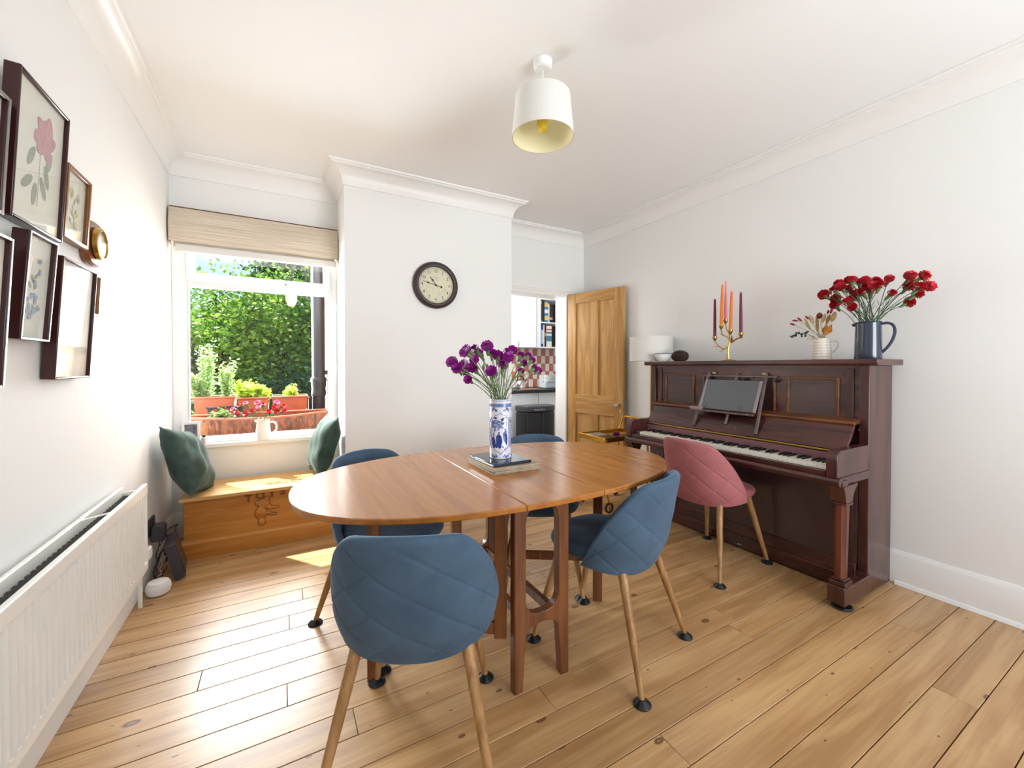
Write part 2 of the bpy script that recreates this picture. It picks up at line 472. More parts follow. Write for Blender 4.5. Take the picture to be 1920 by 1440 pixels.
def bez(p0, p1, p2, p3, n=10):
    p0, p1, p2, p3 = map(Vector, (p0, p1, p2, p3)); o = []
    for i in range(n + 1):
        t = i / n; o.append(p0 * (1 - t) ** 3 + p1 * 3 * t * (1 - t) ** 2 + p2 * 3 * t * t * (1 - t) + p3 * t ** 3)
    return o

# ------------------------------------------------------------------ room shell
XL, XR, YW, YB, YR, ZC = -0.668, 2.965, 3.62, 3.64, -1.35, 2.65
BX0, BX1, BY = 0.40, 1.79, 3.20
fl = struct('floor', MB().box(XL, YR, -.10, XR, 3.80, -.022), M['gap'], 'stripped pine board floor of the dining room', 'floor')
boards = {}
def board(x0, x1, y0, w):
    k = (round(x1 - x0, 3), round(w, 4))
    if k not in boards:
        me = mesh_of('floor_board', MB().box(-k[0] / 2 + .0007, .0014, -.02, k[0] / 2 - .0007, w - .0014, 0), M['floor'])
        boards[k] = me
    fx, fy, fz = WO['floor']
    o = link('floor_board', boards[k], fl, ((x0 + x1) / 2 - fx, y0 - fy, -fz))
    o.parent = fl
    bevel(o, .0012, 1)
BW = .1195
rb = random.Random(3)
for k in range(-25, 17):
    y0 = 1.637 + BW * k
    w = BW
    if y0 + w <= BY + .001:
        if k % 2: cuts = [rb.uniform(XL + .3, XR - .3)]
        else: cuts = [rb.uniform(XL + .3, XL + 1.6), rb.uniform(XL + 2.0, XR - .3)]
        if k == 0: cuts = [.01]
        if k == 2: cuts = [-.28, 1.3]
        xs = [XL] + cuts + [XR]
        for a, b in zip(xs[:-1], xs[1:]): board(a, b, y0, w)
    elif y0 < BY - .001:
        board(XL, XR, y0, BY - y0)
        board(XL, BX0 - .012, BY, y0 + w - BY); board(BX1 + .012, XR, BY, y0 + w - BY)
    else:
        board(XL, BX0 - .012, y0, min(w, YW - y0)) if y0 < YW else None
        board(BX1 + .012, XR, y0, w)

struct('ceiling', MB().box(XL - .1, YR, ZC, XR + .1, 3.80, ZC + .1), M['ceil'], 'flat white painted ceiling', 'ceiling')
struct('wall_left', MB().box(XL - .12, YR, -.1, XL, 3.74, ZC), M['wall'], 'white painted wall behind the radiator and pictures', 'wall')
struct('wall_right', MB().box(XR, YR, -.1, XR + .12, 3.80, ZC), M['wall'], 'white painted wall behind the piano', 'wall')
WZ0, WZ1 = .615, 2.27
mb = MB().box(XL, YW, -.1, BX0, 3.74, WZ0).box(XL, YW, WZ1, BX0, 3.74, ZC)
struct('wall_window', mb, M['wall'], 'white wall above and below the garden window', 'wall')
struct('wall_chimney', MB().box(BX0, BY, -.1, BX1, 3.80, ZC), M['wall'], 'white chimney breast that carries the round clock', 'wall')
DX0, DX1, DZ = 1.96, 2.728, 1.975
mb = MB().box(BX1, YB, -.1, DX0, 3.80, ZC).box(DX1, YB, -.1, XR, 3.80, ZC).box(DX0, YB, DZ, DX1, 3.80, ZC)
struct('wall_back', mb, M['wall'], 'white wall around the kitchen doorway', 'wall')
# wall behind the camera with a wide opening added to let fill light in
mb = MB().box(XL, YR - .15, -.1, 0.95, YR, ZC).box(2.7, YR - .15, -.1, XR, YR, ZC).box(.95, YR - .15, -.1, 2.7, YR, .55).box(.95, YR - .15, 2.4, 2.7, YR, ZC)
struct('wall_rear', mb, M['wall'], 'white wall behind the camera with an added opening for fill light', 'wall')

PERIM = [(XL, YR), (XL, YW), (BX0, YW), (BX0, BY), (BX1, BY), (BX1, YB), (XR, YB), (XR, YR)]
def sweep_perimeter(prof, poly, closed=True):
    """rings of the profile (offset into the room, z) mitred round the room; one mesh for each wall"""
    n = len(poly); P = [Vector((x, y)) for x, y in poly]; rings = []
    for i in range(n):
        a = (P[i] - P[i - 1]).normalized() if (closed or i > 0) else None
        b = (P[(i + 1) % n] - P[i]).normalized() if (closed or i < n - 1) else None
        na = Vector((a.y, -a.x)) if a else None; nb = Vector((b.y, -b.x)) if b else None
        if na is None: m = nb
        elif nb is None: m = na
        else: m = (na + nb) / (1 + na.dot(nb))
        rings.append([(P[i].x + m.x * d, P[i].y + m.y * d, z) for d, z in prof])
    out = []
    for i in range(n if closed else n - 1):
        r0, r1 = rings[i], rings[(i + 1) % n]; k = len(prof)
        mb = MB(); mb.add(r0 + r1, [(j, (j + 1) % k, k + (j + 1) % k, k + j) for j in range(k)] + [tuple(range(k - 1, -1, -1)), tuple(range(k, 2 * k))])
        out.append(mb)
    return out
cove = [(0, ZC - .001), (0, 2.512), (.008, 2.512), (.010, 2.522)] + [(.012 + .078 * (1 - math.cos(R(a))), 2.524 + .098 * math.sin(R(a))) for a in range(10, 91, 10)] + [(.096, 2.626), (.096, 2.634), (.108, 2.636), (.112, ZC - .001)]
for i, mb in enumerate(sweep_perimeter(cove, PERIM)):
    where = ['over the pictures', 'over the window', 'on the window side of the chimney breast', 'across the chimney breast', 'on the door side of the chimney breast', 'over the kitchen doorway', 'over the piano', 'behind the camera'][i]
    struct('trim_%d' % (i + 1), mb, M['trim'], 'white coved plaster cornice ' + where, 'cornice', sharp=25)
skirt = [(0, 0.001), (0, .183), (.006, .183), (.012, .170), (.018, .160), (.018, .001)]
for nm, poly in (('left', [(XL, YR), (XL, YW)]), ('window', [(XL, YW), (BX0, YW)]), ('chimney', [(BX0, YW), (BX0, BY), (BX1, BY), (BX1, YB)]), ('right', [(XR, YB), (XR, YR)])):
    ms = sweep_perimeter(skirt, poly, False)
    mb = MB()
    for m_ in ms: mb.add(m_.v, m_.f)
    struct('baseboard_' + nm, mb, M['trim'], 'tall white skirting board of the %s wall' % nm, 'skirting')
struct('trim_9', MB().ext([(XR - .018, .001), (XR - .018, .020), (XR - .026, .018), (XR - .034, .001)], YR, .93, 'xz'), M['trim'], 'thin white beading along the floor beside the piano', 'beading')
# door frame
mb = MB()
for z0, z1, d in ((1.975, 1.992, .012), (1.992, 2.012, .020), (2.012, 2.030, .026), (2.030, 2.042, .016)):
    mb.box(BX1 + .02, YB - d, z0, DX1 + .06, YB, z1)
struct('trim_10', mb, M['trim'], 'ridged white moulding over the kitchen doorway', 'architrave')
struct('trim_11', MB().box(DX1 - .02, YB - .012, 0, DX1, 3.82, DZ).box(DX0, YB - .012, 0, DX0 + .02, 3.82, DZ).box(DX0 + .02, YB - .012, DZ - .02, DX1 - .02, 3.82, DZ), M['trim'], 'white lining of the kitchen doorway', 'door frame')

# ------------------------------------------------------------------ garden window
win = thing('window_1', 'white framed garden window above the toy chest', 'window', (-.13, 3.68, .64), kind='structure')
FY0, FY1 = 3.665, 3.725
def ring(x0, x1, z0, z1, t, y0, y1, tb=None):
    tb = t if tb is None else tb
    return MB().box(x0, y0, z0, x0 + t, y1, z1).box(x1 - t, y0, z0, x1, y1, z1).box(x0 + t, y0, z0, x1 - t, y1, z0 + tb).box(x0 + t, y0, z1 - t, x1 - t, y1, z1)
mb = MB().box(XL, FY0, .64, -.576, FY1, WZ1).box(.338, FY0, .64, BX0, FY1, WZ1).box(-.576, FY0, .64, .338, FY1, .684).box(-.576, FY0, 1.768, .338, FY1, 1.815).box(-.576, FY0, WZ1 - .05, .338, FY1, WZ1)
part('frame', mb, M['upvc'], win, .004)
part('top_sash', ring(-.585, .347, 1.805, 2.23, .047, FY0 - .018, FY1 - .01, .058), M['upvc'], win, .005)
part('glazing_bead', ring(-.578, .340, .682, 1.770, .008, FY0 - .004, FY0 + .02), M['upvc'], win, .002)
part('glass_pane', MB().box(-.576, 3.694, .684, .338, 3.698, 1.768), M['pane'], win)
part('glass_pane', MB().box(-.54, 3.694, 1.86, .302, 3.698, 2.19), M['pane'], win)
h = onY(512, 529, FY0 - .03)
mb = MB().tube([(h.x - .12, FY0 - .026, h.z + .012), (h.x - .05, FY0 - .034, h.z + .008), (h.x + .02, FY0 - .03, h.z - .004), (h.x + .10, FY0 - .03, h.z - .012)], [.007, .011, .007, .005], 8).box(h.x - .03, FY0 - .028, h.z - .012, h.x + .03, FY0 - .018, h.z + .014)
part('stay_handle', mb, M['upvc'], win)
part('stay_peg', MB().tube([(h.x + .085, FY0 - .036, h.z - .012), (h.x + .085, FY0 - .010, h.z - .012)], .008, 8), M['nickel'], win)
part('sill', MB().box(XL, 3.598, WZ0, BX0, FY0, .645), M['trim'], win, .004)
mb = MB().box(XL - .1, FY1, .58, BX0, 3.80, .622)
struct('trim_12', mb, M['trim'], 'white stone ledge outside the garden window', 'ledge')

# ------------------------------------------------------------------ woven roman blind
bl = thing('roman_blind', 'folded beige woven roman blind over the top of the garden window', 'blind', (-.12, 3.58, 2.02))
bx0, bx1 = -.655, .392
mb = MB()
n = 26
for k, (ya, yb, za, zb, bow) in enumerate(((3.545, 3.535, 2.275, 2.045, .018),)):
    mb.grid(lambda u, v: (bx0 + (bx1 - bx0) * u, ya + (yb - ya) * v - bow * math.sin(math.pi * v) , za + (zb - za) * v), 2, n)
    mb.grid(lambda u, v: (bx0 + (bx1 - bx0) * u, ya + .006 + (yb - ya) * v - bow * math.sin(math.pi * v), za + (zb - za) * v), 2, n)
part('front_fold', mb, M['blind'], bl)
for k in range(4):
    a = .012 * k
    mb = MB().grid(lambda u, v: (bx0 + .02 + (bx1 - bx0 - .04) * u, 3.552 + .012 * k + .03 * math.sin(math.pi * v) * .3, 2.26 - (.22 + .008 * (4 - k) - .0 * k) * v + .004), 2, 8)
    part('lower_fold', mb, M['blind'], bl)
part('bottom_lining', MB().box(bx0 + .03, 3.55, 1.985, bx1 - .01, 3.60, 2.035), M['shade'], bl, .006)
part('head_rail', MB().box(bx0, 3.553, 2.262, bx1, 3.618, 2.285), M['mahogedge'], bl)
for sx in (bx0 - .003, bx1):
    part('blind_side_edge', MB().ext([(3.545, 2.275), (3.525, 2.16), (3.535, 2.045), (3.60, 2.03), (3.612, 2.27)], sx, sx + .003, 'yz'), M['blind'], bl)  # flat end piece closing the folds, in the blind's own weave
part('pull_cord', MB().tube([(.372, 3.60, 2.03), (.374, 3.60, 1.6), (.372, 3.60, 1.15), (.378, 3.60, 1.12), (.384, 3.60, 1.16), (.386, 3.60, 1.6), (.386, 3.60, 2.03)], .0018, 5), M['whitep'], bl)
part('cord_cleat', MB().box(.366, 3.596, 1.66, .392, 3.618, 1.70), M['whitep'], bl, .003)

# ------------------------------------------------------------------ toy chest
ch = thing('toy_chest', 'honey pine toy chest bench carved with TOYS under the window', 'chest', (-.07, 3.4, 0))
part('front_panel', MB().box(-.535, 3.198, .105, .388, 3.22, .362), M['pine'], ch, .002)
part('side_panel', MB().box(-.535, 3.22, .105, -.515, 3.598, .362), M['pine'], ch)
part('side_panel', MB().box(.368, 3.22, .105, .388, 3.598, .362), M['pine'], ch)
part('back_panel', MB().box(-.515, 3.578, .105, .368, 3.598, .362), M['pine'], ch)
part('plinth', MB().ext([(3.17, .001), (3.17, .095), (3.180, .108), (3.198, .116), (3.24, .116), (3.24, .001)], -.545, .39, 'yz').box(-.545, 3.24, .001, -.515, 3.598, .116), M['pine'], ch)
part('lid', MB().box(-.552, 3.158, .362, .394, 3.598, .386), M['pinelid'], ch, .005)
for c, u, v in (('T', 466, 935), ('O', 488, 930), ('Y', 510, 925.5), ('S', 530.5, 921.5)):
    p = onY(u, v, 3.197)
    part('carved_letter', text_mb(c, .066, .004, lambda x, y, z: (p.x + x, 3.1975 - z, p.z + y), .0035), M['pinedark'], ch, label='carved letter ' + c)
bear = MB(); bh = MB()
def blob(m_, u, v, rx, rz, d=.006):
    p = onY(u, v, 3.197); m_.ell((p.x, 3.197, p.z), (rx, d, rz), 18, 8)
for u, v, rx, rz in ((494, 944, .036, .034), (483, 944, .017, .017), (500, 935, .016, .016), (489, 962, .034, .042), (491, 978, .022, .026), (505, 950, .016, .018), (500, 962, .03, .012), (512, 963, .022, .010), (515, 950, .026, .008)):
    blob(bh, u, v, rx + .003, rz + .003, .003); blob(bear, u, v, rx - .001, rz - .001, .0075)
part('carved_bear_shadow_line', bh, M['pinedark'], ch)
part('carved_bear', bear, M['pine'], ch, label='carved teddy bear relief')

# ------------------------------------------------------------------ cushions
def cushion_mb(s, thick, seed):
    rn = random.Random(seed); ph = [rn.uniform(0, 6) for _ in range(8)]
    def f(side):
        def g(u, v):
            a, b = u * 2 - 1, v * 2 - 1
            pinch = 1 - .10 * (1 - a * a) * abs(b) ** 3 ; pinch2 = 1 - .10 * (1 - b * b) * abs(a) ** 3
            x, z = a * s / 2 * pinch2, b * s / 2 * pinch
            h = thick / 2 * max(0, (1 - abs(a) ** 2.6) * (1 - abs(b) ** 2.6)) ** .55
            w = .009 * math.sin(5 * a + 3 * b + ph[0]) * math.sin(4 * b - 2 * a + ph[1]) + .003 * math.sin(11 * a - 8 * b + ph[2] + 2 * math.sin(3 * b))
            h += w * max(0, (1 - a * a) * (1 - b * b)) ** .4
            return (x, side * h, z)
        return g
    mb = MB(); mb.grid(f(1), 45, 45); mb.grid(f(-1), 45, 45)
    return mb
def cushion(label, c, ex, ez, s, thick, seed):
    """c centre, ex edge direction, ez up direction of the cushion's face"""
    ex, ez = Vector(ex).normalized(), Vector(ez).normalized(); ey = ez.cross(ex).normalized(); ez = ex.cross(ey)
    t = cushion_mb(s, thick, seed)
    piping = MB(); q = []
    for k in range(4):
        for i in range(14):
            a = -1 + 2 * i / 14
            x, z = [(a, -1), (1, a), (-a, 1), (-1, -a)][k]
            pa = 1 - .10 * (1 - z * z) * abs(x) ** 3; pb = 1 - .10 * (1 - x * x) * abs(z) ** 3
            q.append((x * s / 2 * pa, 0, z * s / 2 * pb))
    piping.tube(q, .004, 6, closed=True)
    R3 = Matrix((ex, ey, ez)).transposed()
    o = thing('cushion', label, 'cushion', c, group='green velvet cushions')
    for nm, m_ in (('cover', t), ('piping', piping)):
        m2 = MB(); m2.add([R3 @ Vector(v) for v in m_.v], m_.f)
        part(nm, m2, M['green'], o, local=True, sharp=60)
cushion('dark green velvet cushion slumped against the wall at the left end of the toy chest', (-.520, 3.275, .598), (.14, 1, -.20), (-.40, .0, 1), .44, .17, 1)
cushion('dark green velvet cushion standing on edge against the chimney breast', (.268, 3.355, .612), (-.10, 1, -.05), (.30, 0, 1), .43, .16, 5)

# ------------------------------------------------------------------ things on the window sill
SZ = .6455
p = onY(374, 829, 3.625)
fr = thing('photo_frame', 'small white photo frame propped on the window sill', 'photo frame', (-.562, 3.632, SZ), R(6))
a = MB().box(-.052, -.008, .002, -.036, .008, .160).box(.036, -.008, .002, .052, .008, .160).box(-.036, -.008, .002, .036, .008, .020).box(-.036, -.008, .142, .036, .008, .160)
part('frame', a, M['whitep'], fr, .002, local=True)
part('photo', MB().box(-.037, -.002, .02, .037, .004, .143), mat('garden_snapshot', (112, 108, 122), .5, var=(38, .8)), fr, local=True)
part('strut', MB().box(-.01, .008, .002, .01, .028, .09), M['whitep'], fr, local=True)
df = thing('reed_diffuser', 'small pink glass reed diffuser beside the photo frame', 'diffuser', (-.487, 3.622, SZ))
part('bottle', MB().lathe([(0, 0), (.017, 0), (.018, .004), (.018, .040), (.010, .046), (.008, .052)], n=20), mat('pale_pink_glass', (226, 196, 190), .12), df, local=True)
part('collar', MB().lathe([(.010, .048), (.011, .05), (.011, .062), (.004, .064)], n=16), M['black'], df, local=True)
for k in range(4):
    part('reed', MB().tube([(0, 0, .03), (.012 * math.cos(k * 1.7), .008 * math.sin(k * 1.7), .15)], .0012, 5), mat('reed_straw', (206, 160, 72), .7) if k == 0 else bpy.data.materials['reed_straw'], df, local=True)
JUGW = Vector((-.125, 3.628, SZ))
jg = thing('milk_jug', 'white china milk jug of red and pink carnations on the window sill', 'jug', JUGW)
part('body', MB().lathe([(0, 0), (.046, 0), (.050, .004), (.049, .07), (.043, .12), (.044, .145), (.047, .150), (.043, .149), (.039, .12), (.045, .07), (.045, .01), (0, .008)], n=32), M['porc'], jg, local=True)
part('handle', MB().tube(bez((.040, 0, .125), (.10, 0, .15), (.105, 0, .04), (.046, 0, .03), 14), .0065, 8), M['porc'], jg, local=True)
part('spout', MB().ell((-.045, 0, .142), (.014, .012, .008), 12, 8), M['porc'], jg, local=True)

# ------------------------------------------------------------------ flowers
def bloom_mesh(name, m, seed):
    rn = random.Random(seed); mb = MB(); n = 22
    for k in range(6):
        z = .55 - k * .16; rad = [.55, .8, .95, 1.0, .92, .7][k]; lift = [.35, .28, .15, 0, -.15, -.28][k]
        pts = [(rn.uniform(-.05, .05), rn.uniform(-.05, .05), z - .25)]
        for rr in (.55, 1.0):
            for i in range(n):
                an = 2 * math.pi * i / n
                ruf = .10 * math.sin(an * 7 + k) + rn.uniform(-.09, .09)
                r_ = rad * rr * (1 + ruf * (rr > .9))
                pts.append((r_ * math.cos(an), r_ * math.sin(an), z + lift * rr * rr + (rn.uniform(-.12, .12) if rr > .9 else -.10)))
        fs = [(0, 1 + i, 1 + (i + 1) % n) for i in range(n)] + [(1 + i, 1 + n + i, 1 + n + (i + 1) % n, 1 + (i + 1) % n) for i in range(n)]
        mb.add(pts, fs)
    me = mesh_of(name, mb, m, sharp=80)
    return me
BLOOM = {}
for c in ('purple', 'red', 'rose'):
    BLOOM[c] = [bloom_mesh('bloom', M[c], 10 + k) for k in range(3)]
calyx_me = mesh_of('calyx', MB().lathe([(.0, -.034), (.004, -.032), (.007, -.022), (.0085, -.008), (.011, .002), (.004, .004)], n=10), M['stem'])
leafp = MB().add([(0, 0, 0), (.004, 0, .03), (0, .001, .075), (-.004, 0, .03)], [(0, 1, 2, 3)])
def carnation(base, head, rad, colour, label, group, stem_m='stem', axis=None, bud=False):
    base, head = Vector(base), Vector(head)
    o = thing('carnation', label, 'flower', base, group=group)
    d = head - base
    mid = base + d * .5 + Vector((0, 0, .10 * d.length)) - d.normalized() * 0
    pts = bez(base, base + Vector((d.x * .15, d.y * .15, d.z * .4)), head - Vector((d.x * .45, d.y * .45, d.z * .25)), head, 7)
    mb = MB().tube(pts, .0017, 5)
    # a narrow leaf on the stem
    q = pts[3]; side = Vector((random.uniform(-1, 1), random.uniform(-1, 1), .9)).normalized() * .05
    mb.add([q, q + side * .5 + Vector((.002, .002, 0)), q + side, q + side * .5 - Vector((.002, .002, 0))], [(0, 1, 2, 3)])
    part('stem', mb, M[stem_m], o)
    dirv = (pts[-1] - pts[-2]).normalized()
    dirv = (dirv + Vector((random.uniform(-.3, .3), random.uniform(-.3, .3), random.uniform(-.1, .3)))).normalized() if axis is None else Vector(axis).normalized()
    e = dirv.to_track_quat('Z', 'Y').to_euler()
    c = link('calyx', calyx_me, o, head - base, e)
    b = link('bloom', random.choice(BLOOM[colour]), o, head - base + dirv * rad * .45, e)
    s = rad * random.uniform(.9, 1.1); b.scale = (s, s, s * .9)
    return o
for px, py, c in ((785, 725, 'red'), (860, 825, 'red'), (930, 790, 'red'), (765, 820, 'red'), (1040, 725, 'red'), (1100, 800, 'red'), (1180, 795, 'red'), (1250, 735, 'red'), (1262, 790, 'red'), (1160, 755, 'red'), (850, 712, 'rose'), (990, 705, 'rose'), (715, 768, 'rose'), (985, 750, 'rose'), (1180, 700, 'rose')):
    hd = onY(320 + px / 6, 640 + py / 6, 3.60 + random.uniform(-.05, .04))
    carnation(JUGW + Vector((random.uniform(-.025, .025), random.uniform(-.02, .02), .10)), hd, random.uniform(.017, .023), c,
              'short red carnation in the white jug on the window sill' if c == 'red' else 'short pink carnation in the white jug on the window sill', 'carnations in the sill jug')

# ------------------------------------------------------------------ radiator
rd = thing('radiator', 'white double panel radiator along the left wall', 'radiator', (-.60, 1.6, .25))
ry0, ry1, rz0, rz1 = .80, 2.515, .245, .648
poly = []
pit = .0335; y = ry0 + .03
prof = [(ry0, -.565)]
while y + pit < ry1 - .02:
    prof += [(y, -.574), (y + .002, -.553), (y + .019, -.553), (y + .021, -.574)]
    y += pit
prof += [(ry1, -.565)]
mb = MB(); k = len(prof)
mb.add([(x, yy, rz0 + .035) for yy, x in prof] + [(x, yy, rz1 - .045) for yy, x in prof], [(i, i + 1, k + i + 1, k + i) for i in range(k - 1)])
part('front_panel', mb, M['radiator'], rd, sharp=20)
part('top_rail', MB().box(-.572, ry0, rz1 - .048, -.553, ry1, rz1), M['radiator'], rd, .004)
part('bottom_rail', MB().box(-.572, ry0, rz0, -.553, ry1, rz0 + .04), M['radiator'], rd, .004)
part('panel_edge', MB().box(-.572, ry1 - .006, rz0, -.555, ry1 + .002, rz1), M['radiator'], rd, .002)
part('rear_panel', MB().box(-.648, ry0, rz0, -.632, ry1 - .01, rz1), M['radiator'], rd, .004)
mb = MB(); zz = []
y = ry0 + .02
i = 0
while y < ry1 - .03:
    zz.append((y, -.584 if i % 2 else -.628)); zz.append((y + .012, -.584 if i % 2 else -.628)); y += .016; i += 1
k = len(zz)
mb.add([(x, yy, rz0 + .06) for yy, x in zz] + [(x, yy, rz1 - .035) for yy, x in zz], [(i, i + 1, k + i + 1, k + i) for i in range(k - 1)])
part('convector_fins', mb, M['radfins'], rd, sharp=20)
for y in (2.06, 1.2):
    part('top_strap', MB().obox((-.640, y - .02, rz1 - .006), (-.562, y + .05, rz1 - .006), .012, .004), M['radiator'], rd)
part('end_fitting', MB().tube([(-.632, ry1 - .03, rz1 - .035), (-.572, ry1 - .03, rz1 - .035)], .016, 12).tube([(-.602, ry1 - .03, rz1 - .06), (-.602, ry1 - .03, rz1 - .02)], .012, 10), M['radiator'], rd)
pp = onZ(263, 1140, 0)
part('pipe', MB().tube([(pp.x, pp.y, .001), (pp.x, pp.y, .29)], .009, 10), M['radiator'], rd)
part('valve', MB().tube([(pp.x, ry1, .29), (pp.x, pp.y + .012, .29)], .013, 12).tube([(pp.x, pp.y, .27), (pp.x, pp.y, .35)], .019, 14).tube([(pp.x, pp.y, .35), (pp.x, pp.y, .42)], [.022, .018], 14), M['whitep'], rd)

# ------------------------------------------------------------------ corner electrics
sp = onZ(291, 1117, 0)
tag(part('smart_speaker', MB().lathe([(0, .001), (.040, .001), (.050, .008), (.054, .030), (.052, .050), (.044, .064), (.025, .069), (0, .070)], (-.575, 2.79, 0), 36), M['whitep']), 'round white smart speaker on the floor beside the radiator', 'speaker')
rt = thing('router', 'flat dark grey router box leaning on its edge beside the toy chest', 'router', (-.545, 3.0, 0), R(8))
Q = Matrix.Rotation(R(-14), 3, 'Y')
def rot_mb(m_, q, off=(0, 0, 0)):
    o = MB(); o.add([q @ Vector(v) + Vector(off) for v in m_.v], m_.f); return o
part('case', rot_mb(MB().box(-.024, -.11, .0, .024, .11, .20), Q, (.03, 0, .014)), M['darkp'], rt, .004, local=True)
part('front_grille', rot_mb(MB().box(.024, -.10, .012, .0265, .10, .19), Q, (.03, 0, .014)), M['darkp'], rt, .001, local=True)
tag(part('wall_socket', MB().box(XL, 2.97, .235, XL + .012, 3.13, .325), M['darkp'], None, .003), 'dark double wall socket just above the skirting board', 'socket')
tag(part('plug_adapter', MB().box(XL + .013, 3.02, .195, XL + .072, 3.10, .285), M['darkp'], None, .006), 'chunky dark grey plug adapter in the wall socket', 'plug')
tag(part('wireless_plug', MB().box(XL + .02, 2.74, .20, XL + .07, 2.80, .26), M['whitep'], None, .008), 'small white plug behind the end of the radiator', 'plug')
def cable(label, pts, r=.0025, m='black'):
    P_ = []
    for i in range(len(pts) - 1):
        a, b = Vector(pts[i]), Vector(pts[i + 1])
        for k in range(6): P_.append(a.lerp(b, k / 6) + Vector((math.sin(k + i) * .004, math.cos(2 * k + i) * .004, 0)))
    P_.append(Vector(pts[-1]))
    tag(part('cable', MB().tube(P_, r, 6), M[m]), label, 'cable', 'loose cables behind the router')
cable('black cable hanging from the plug adapter to the floor', [(-.625, 3.06, .195), (-.63, 3.02, .10), (-.628, 2.95, .02), (-.60, 3.00, .008), (-.60, 3.10, .02)])
cable('black cable looping over the top of the router', [(-.628, 3.08, .15), (-.61, 3.11, .225), (-.555, 3.145, .245), (-.57, 3.165, .20), (-.60, 3.15, .05)])
cable('thin white cable tangled on the floor by the router', [(-.63, 2.92, .006), (-.60, 2.96, .03), (-.615, 3.04, .05), (-.60, 3.12, .09), (-.56, 3.13, .14)], .002, 'whitep')
cable('dark braided cable bundle behind the router', [(-.635, 2.86, .006), (-.61, 2.90, .02), (-.62, 3.0, .10), (-.60, 3.07, .15), (-.61, 3.14, .03)], .005, 'darkp')

# ------------------------------------------------------------------ pictures on the left wall
M['printrose'] = mat('faded_rose_print', (206, 158, 162), .8, var=(60, .15))
M['printleaf'] = mat('faded_leaf_print', (168, 172, 158), .8, var=(60, .1))
M['printblue'] = mat('faded_blue_print', (164, 178, 200), .8, var=(60, .15))
M['printyel'] = mat('faded_yellow_print', (214, 208, 160), .8)
def petal(mb, x, cy, cz, ry, rz, an, n=12):
    a = R(an); vs = []
    for i in range(n):
        t = 2 * math.pi * i / n; yy, zz = ry * math.cos(t), rz * math.sin(t)
        vs.append((x, cy + yy * math.cos(a) - zz * math.sin(a), cz + yy * math.sin(a) + zz * math.cos(a)))
    mb.add(vs, [tuple(range(n))])
def picture(label, y0, y1, z0, z1, border, face, bw, motif, dep=.026, tilt=3.2):
    w, h = y1 - y0, z1 - z0
    o = thing('picture_frame', label, 'picture', (XL + .003, (y0 + y1) / 2, z0), group='framed prints on the left wall')
    o.rotation_euler = (0, R(tilt), 0)
    H = w / 2
    for nm, b in (('stile', (-H, 0, -H + bw, h)), ('stile', (H - bw, 0, H, h)), ('rail', (-H + bw, 0, H - bw, bw)), ('rail', (-H + bw, h - bw, H - bw, h))):
        part(nm, MB().box(0, b[0], b[1], dep, b[2], b[3]), border, o, .003, local=True)
        if face: part('face_strip', MB().box(dep, b[0] + .001, b[1] + .001, dep + .002, b[2] - .001, b[3] - .001), face, o, local=True)
    part('print', MB().box(.004, -H + bw, bw, dep - .012, H - bw, h - bw), M['paper'], o, local=True)
    x = dep - .0115; iw, ih = w - 2 * bw, h - 2 * bw
    rn = random.Random(int(y0 * 1000))
    def at(a, b): return -H + bw + a * iw, bw + b * ih
    if motif:
        lf, fl_ = MB(), MB()
        if motif == 'rose':
            cy, cz = at(.58, .70)
            for k in range(9): petal(fl_, x + .0001 * k, cy + rn.uniform(-.2, .2) * iw * .6, cz + rn.uniform(-.08, .08) * ih, .17 * iw, .055 * ih, rn.uniform(0, 180))
            for (a, b, an) in ((.35, .50, 60), (.68, .42, 110), (.30, .30, 40), (.62, .32, 120), (.45, .24, 80), (.72, .55, 70)):
                yy, zz = at(a, b); petal(lf, x, yy, zz, .13 * iw, .035 * ih, an)
            y_, z_ = at(.52, .16); ya, za = at(.53, .64)
            lf.add([(x, y_ - .001, z_), (x, y_ + .001, z_), (x, ya + .0015, za), (x, ya - .0015, za)], [(0, 1, 2, 3)])
        else:
            for k in range(14):
                yy, zz = at(.5 + rn.uniform(-.22, .22), .5 + rn.uniform(-.3, .3)); petal(fl_, x + .0001 * k, yy, zz, .07 * iw, .025 * ih, rn.uniform(0, 180))
            for k in range(8):
                yy, zz = at(.5 + rn.uniform(-.2, .2), .4 + rn.uniform(-.25, .25)); petal(lf, x, yy, zz, .08 * iw, .02 * ih, rn.uniform(30, 150))
        part('printed_leaves', lf, M['printleaf'], o, local=True)
        part('printed_blossom', fl_, {'rose': M['printrose'], 'blue': M['printblue'], 'yellow': M['printyel']}[motif], o, local=True)
    part('glass', MB().box(dep - .008, -H + bw, bw, dep - .006, H - bw, h - bw), M['picglass'], o, local=True)
    return o
picture('dark framed blue flower print half cut off at the upper left', 1.30, 1.607, 1.598, 1.908, M['redframe'], M['silver_and_glint'], .011, 'blue')
picture('tall dark red framed print of a pink rose', 1.625, 1.921, 1.608, 2.020, M['redframe'], None, .009, 'rose', .034)
picture('narrow walnut and gold framed yellow flower print', 1.940, 2.135, 1.638, 1.888, M['goldframe'], M['goldframe'], .012, 'yellow', .030)
picture('dark framed grey print cut off at the lower left', 1.28, 1.597, 1.143, 1.538, M['redframe'], M['silver_and_glint'], .009, 'blue', .026)
picture('small black framed blue flower print tilted off the wall', 1.651, 1.813, 1.277, 1.583, M['redframe'], M['silver_and_glint'], .007, 'blue', .036, 4.4)
picture('black framed print whose glass mirrors the window', 1.854, 2.131, 1.158, 1.557, M['redframe'], None, .008, 'yellow', .034, 3.6)
picture('tiny walnut framed print at the right of the group', 2.194, 2.284, 1.400, 1.566, M['goldframe'], M['goldframe'], .010, 'yellow', .016)
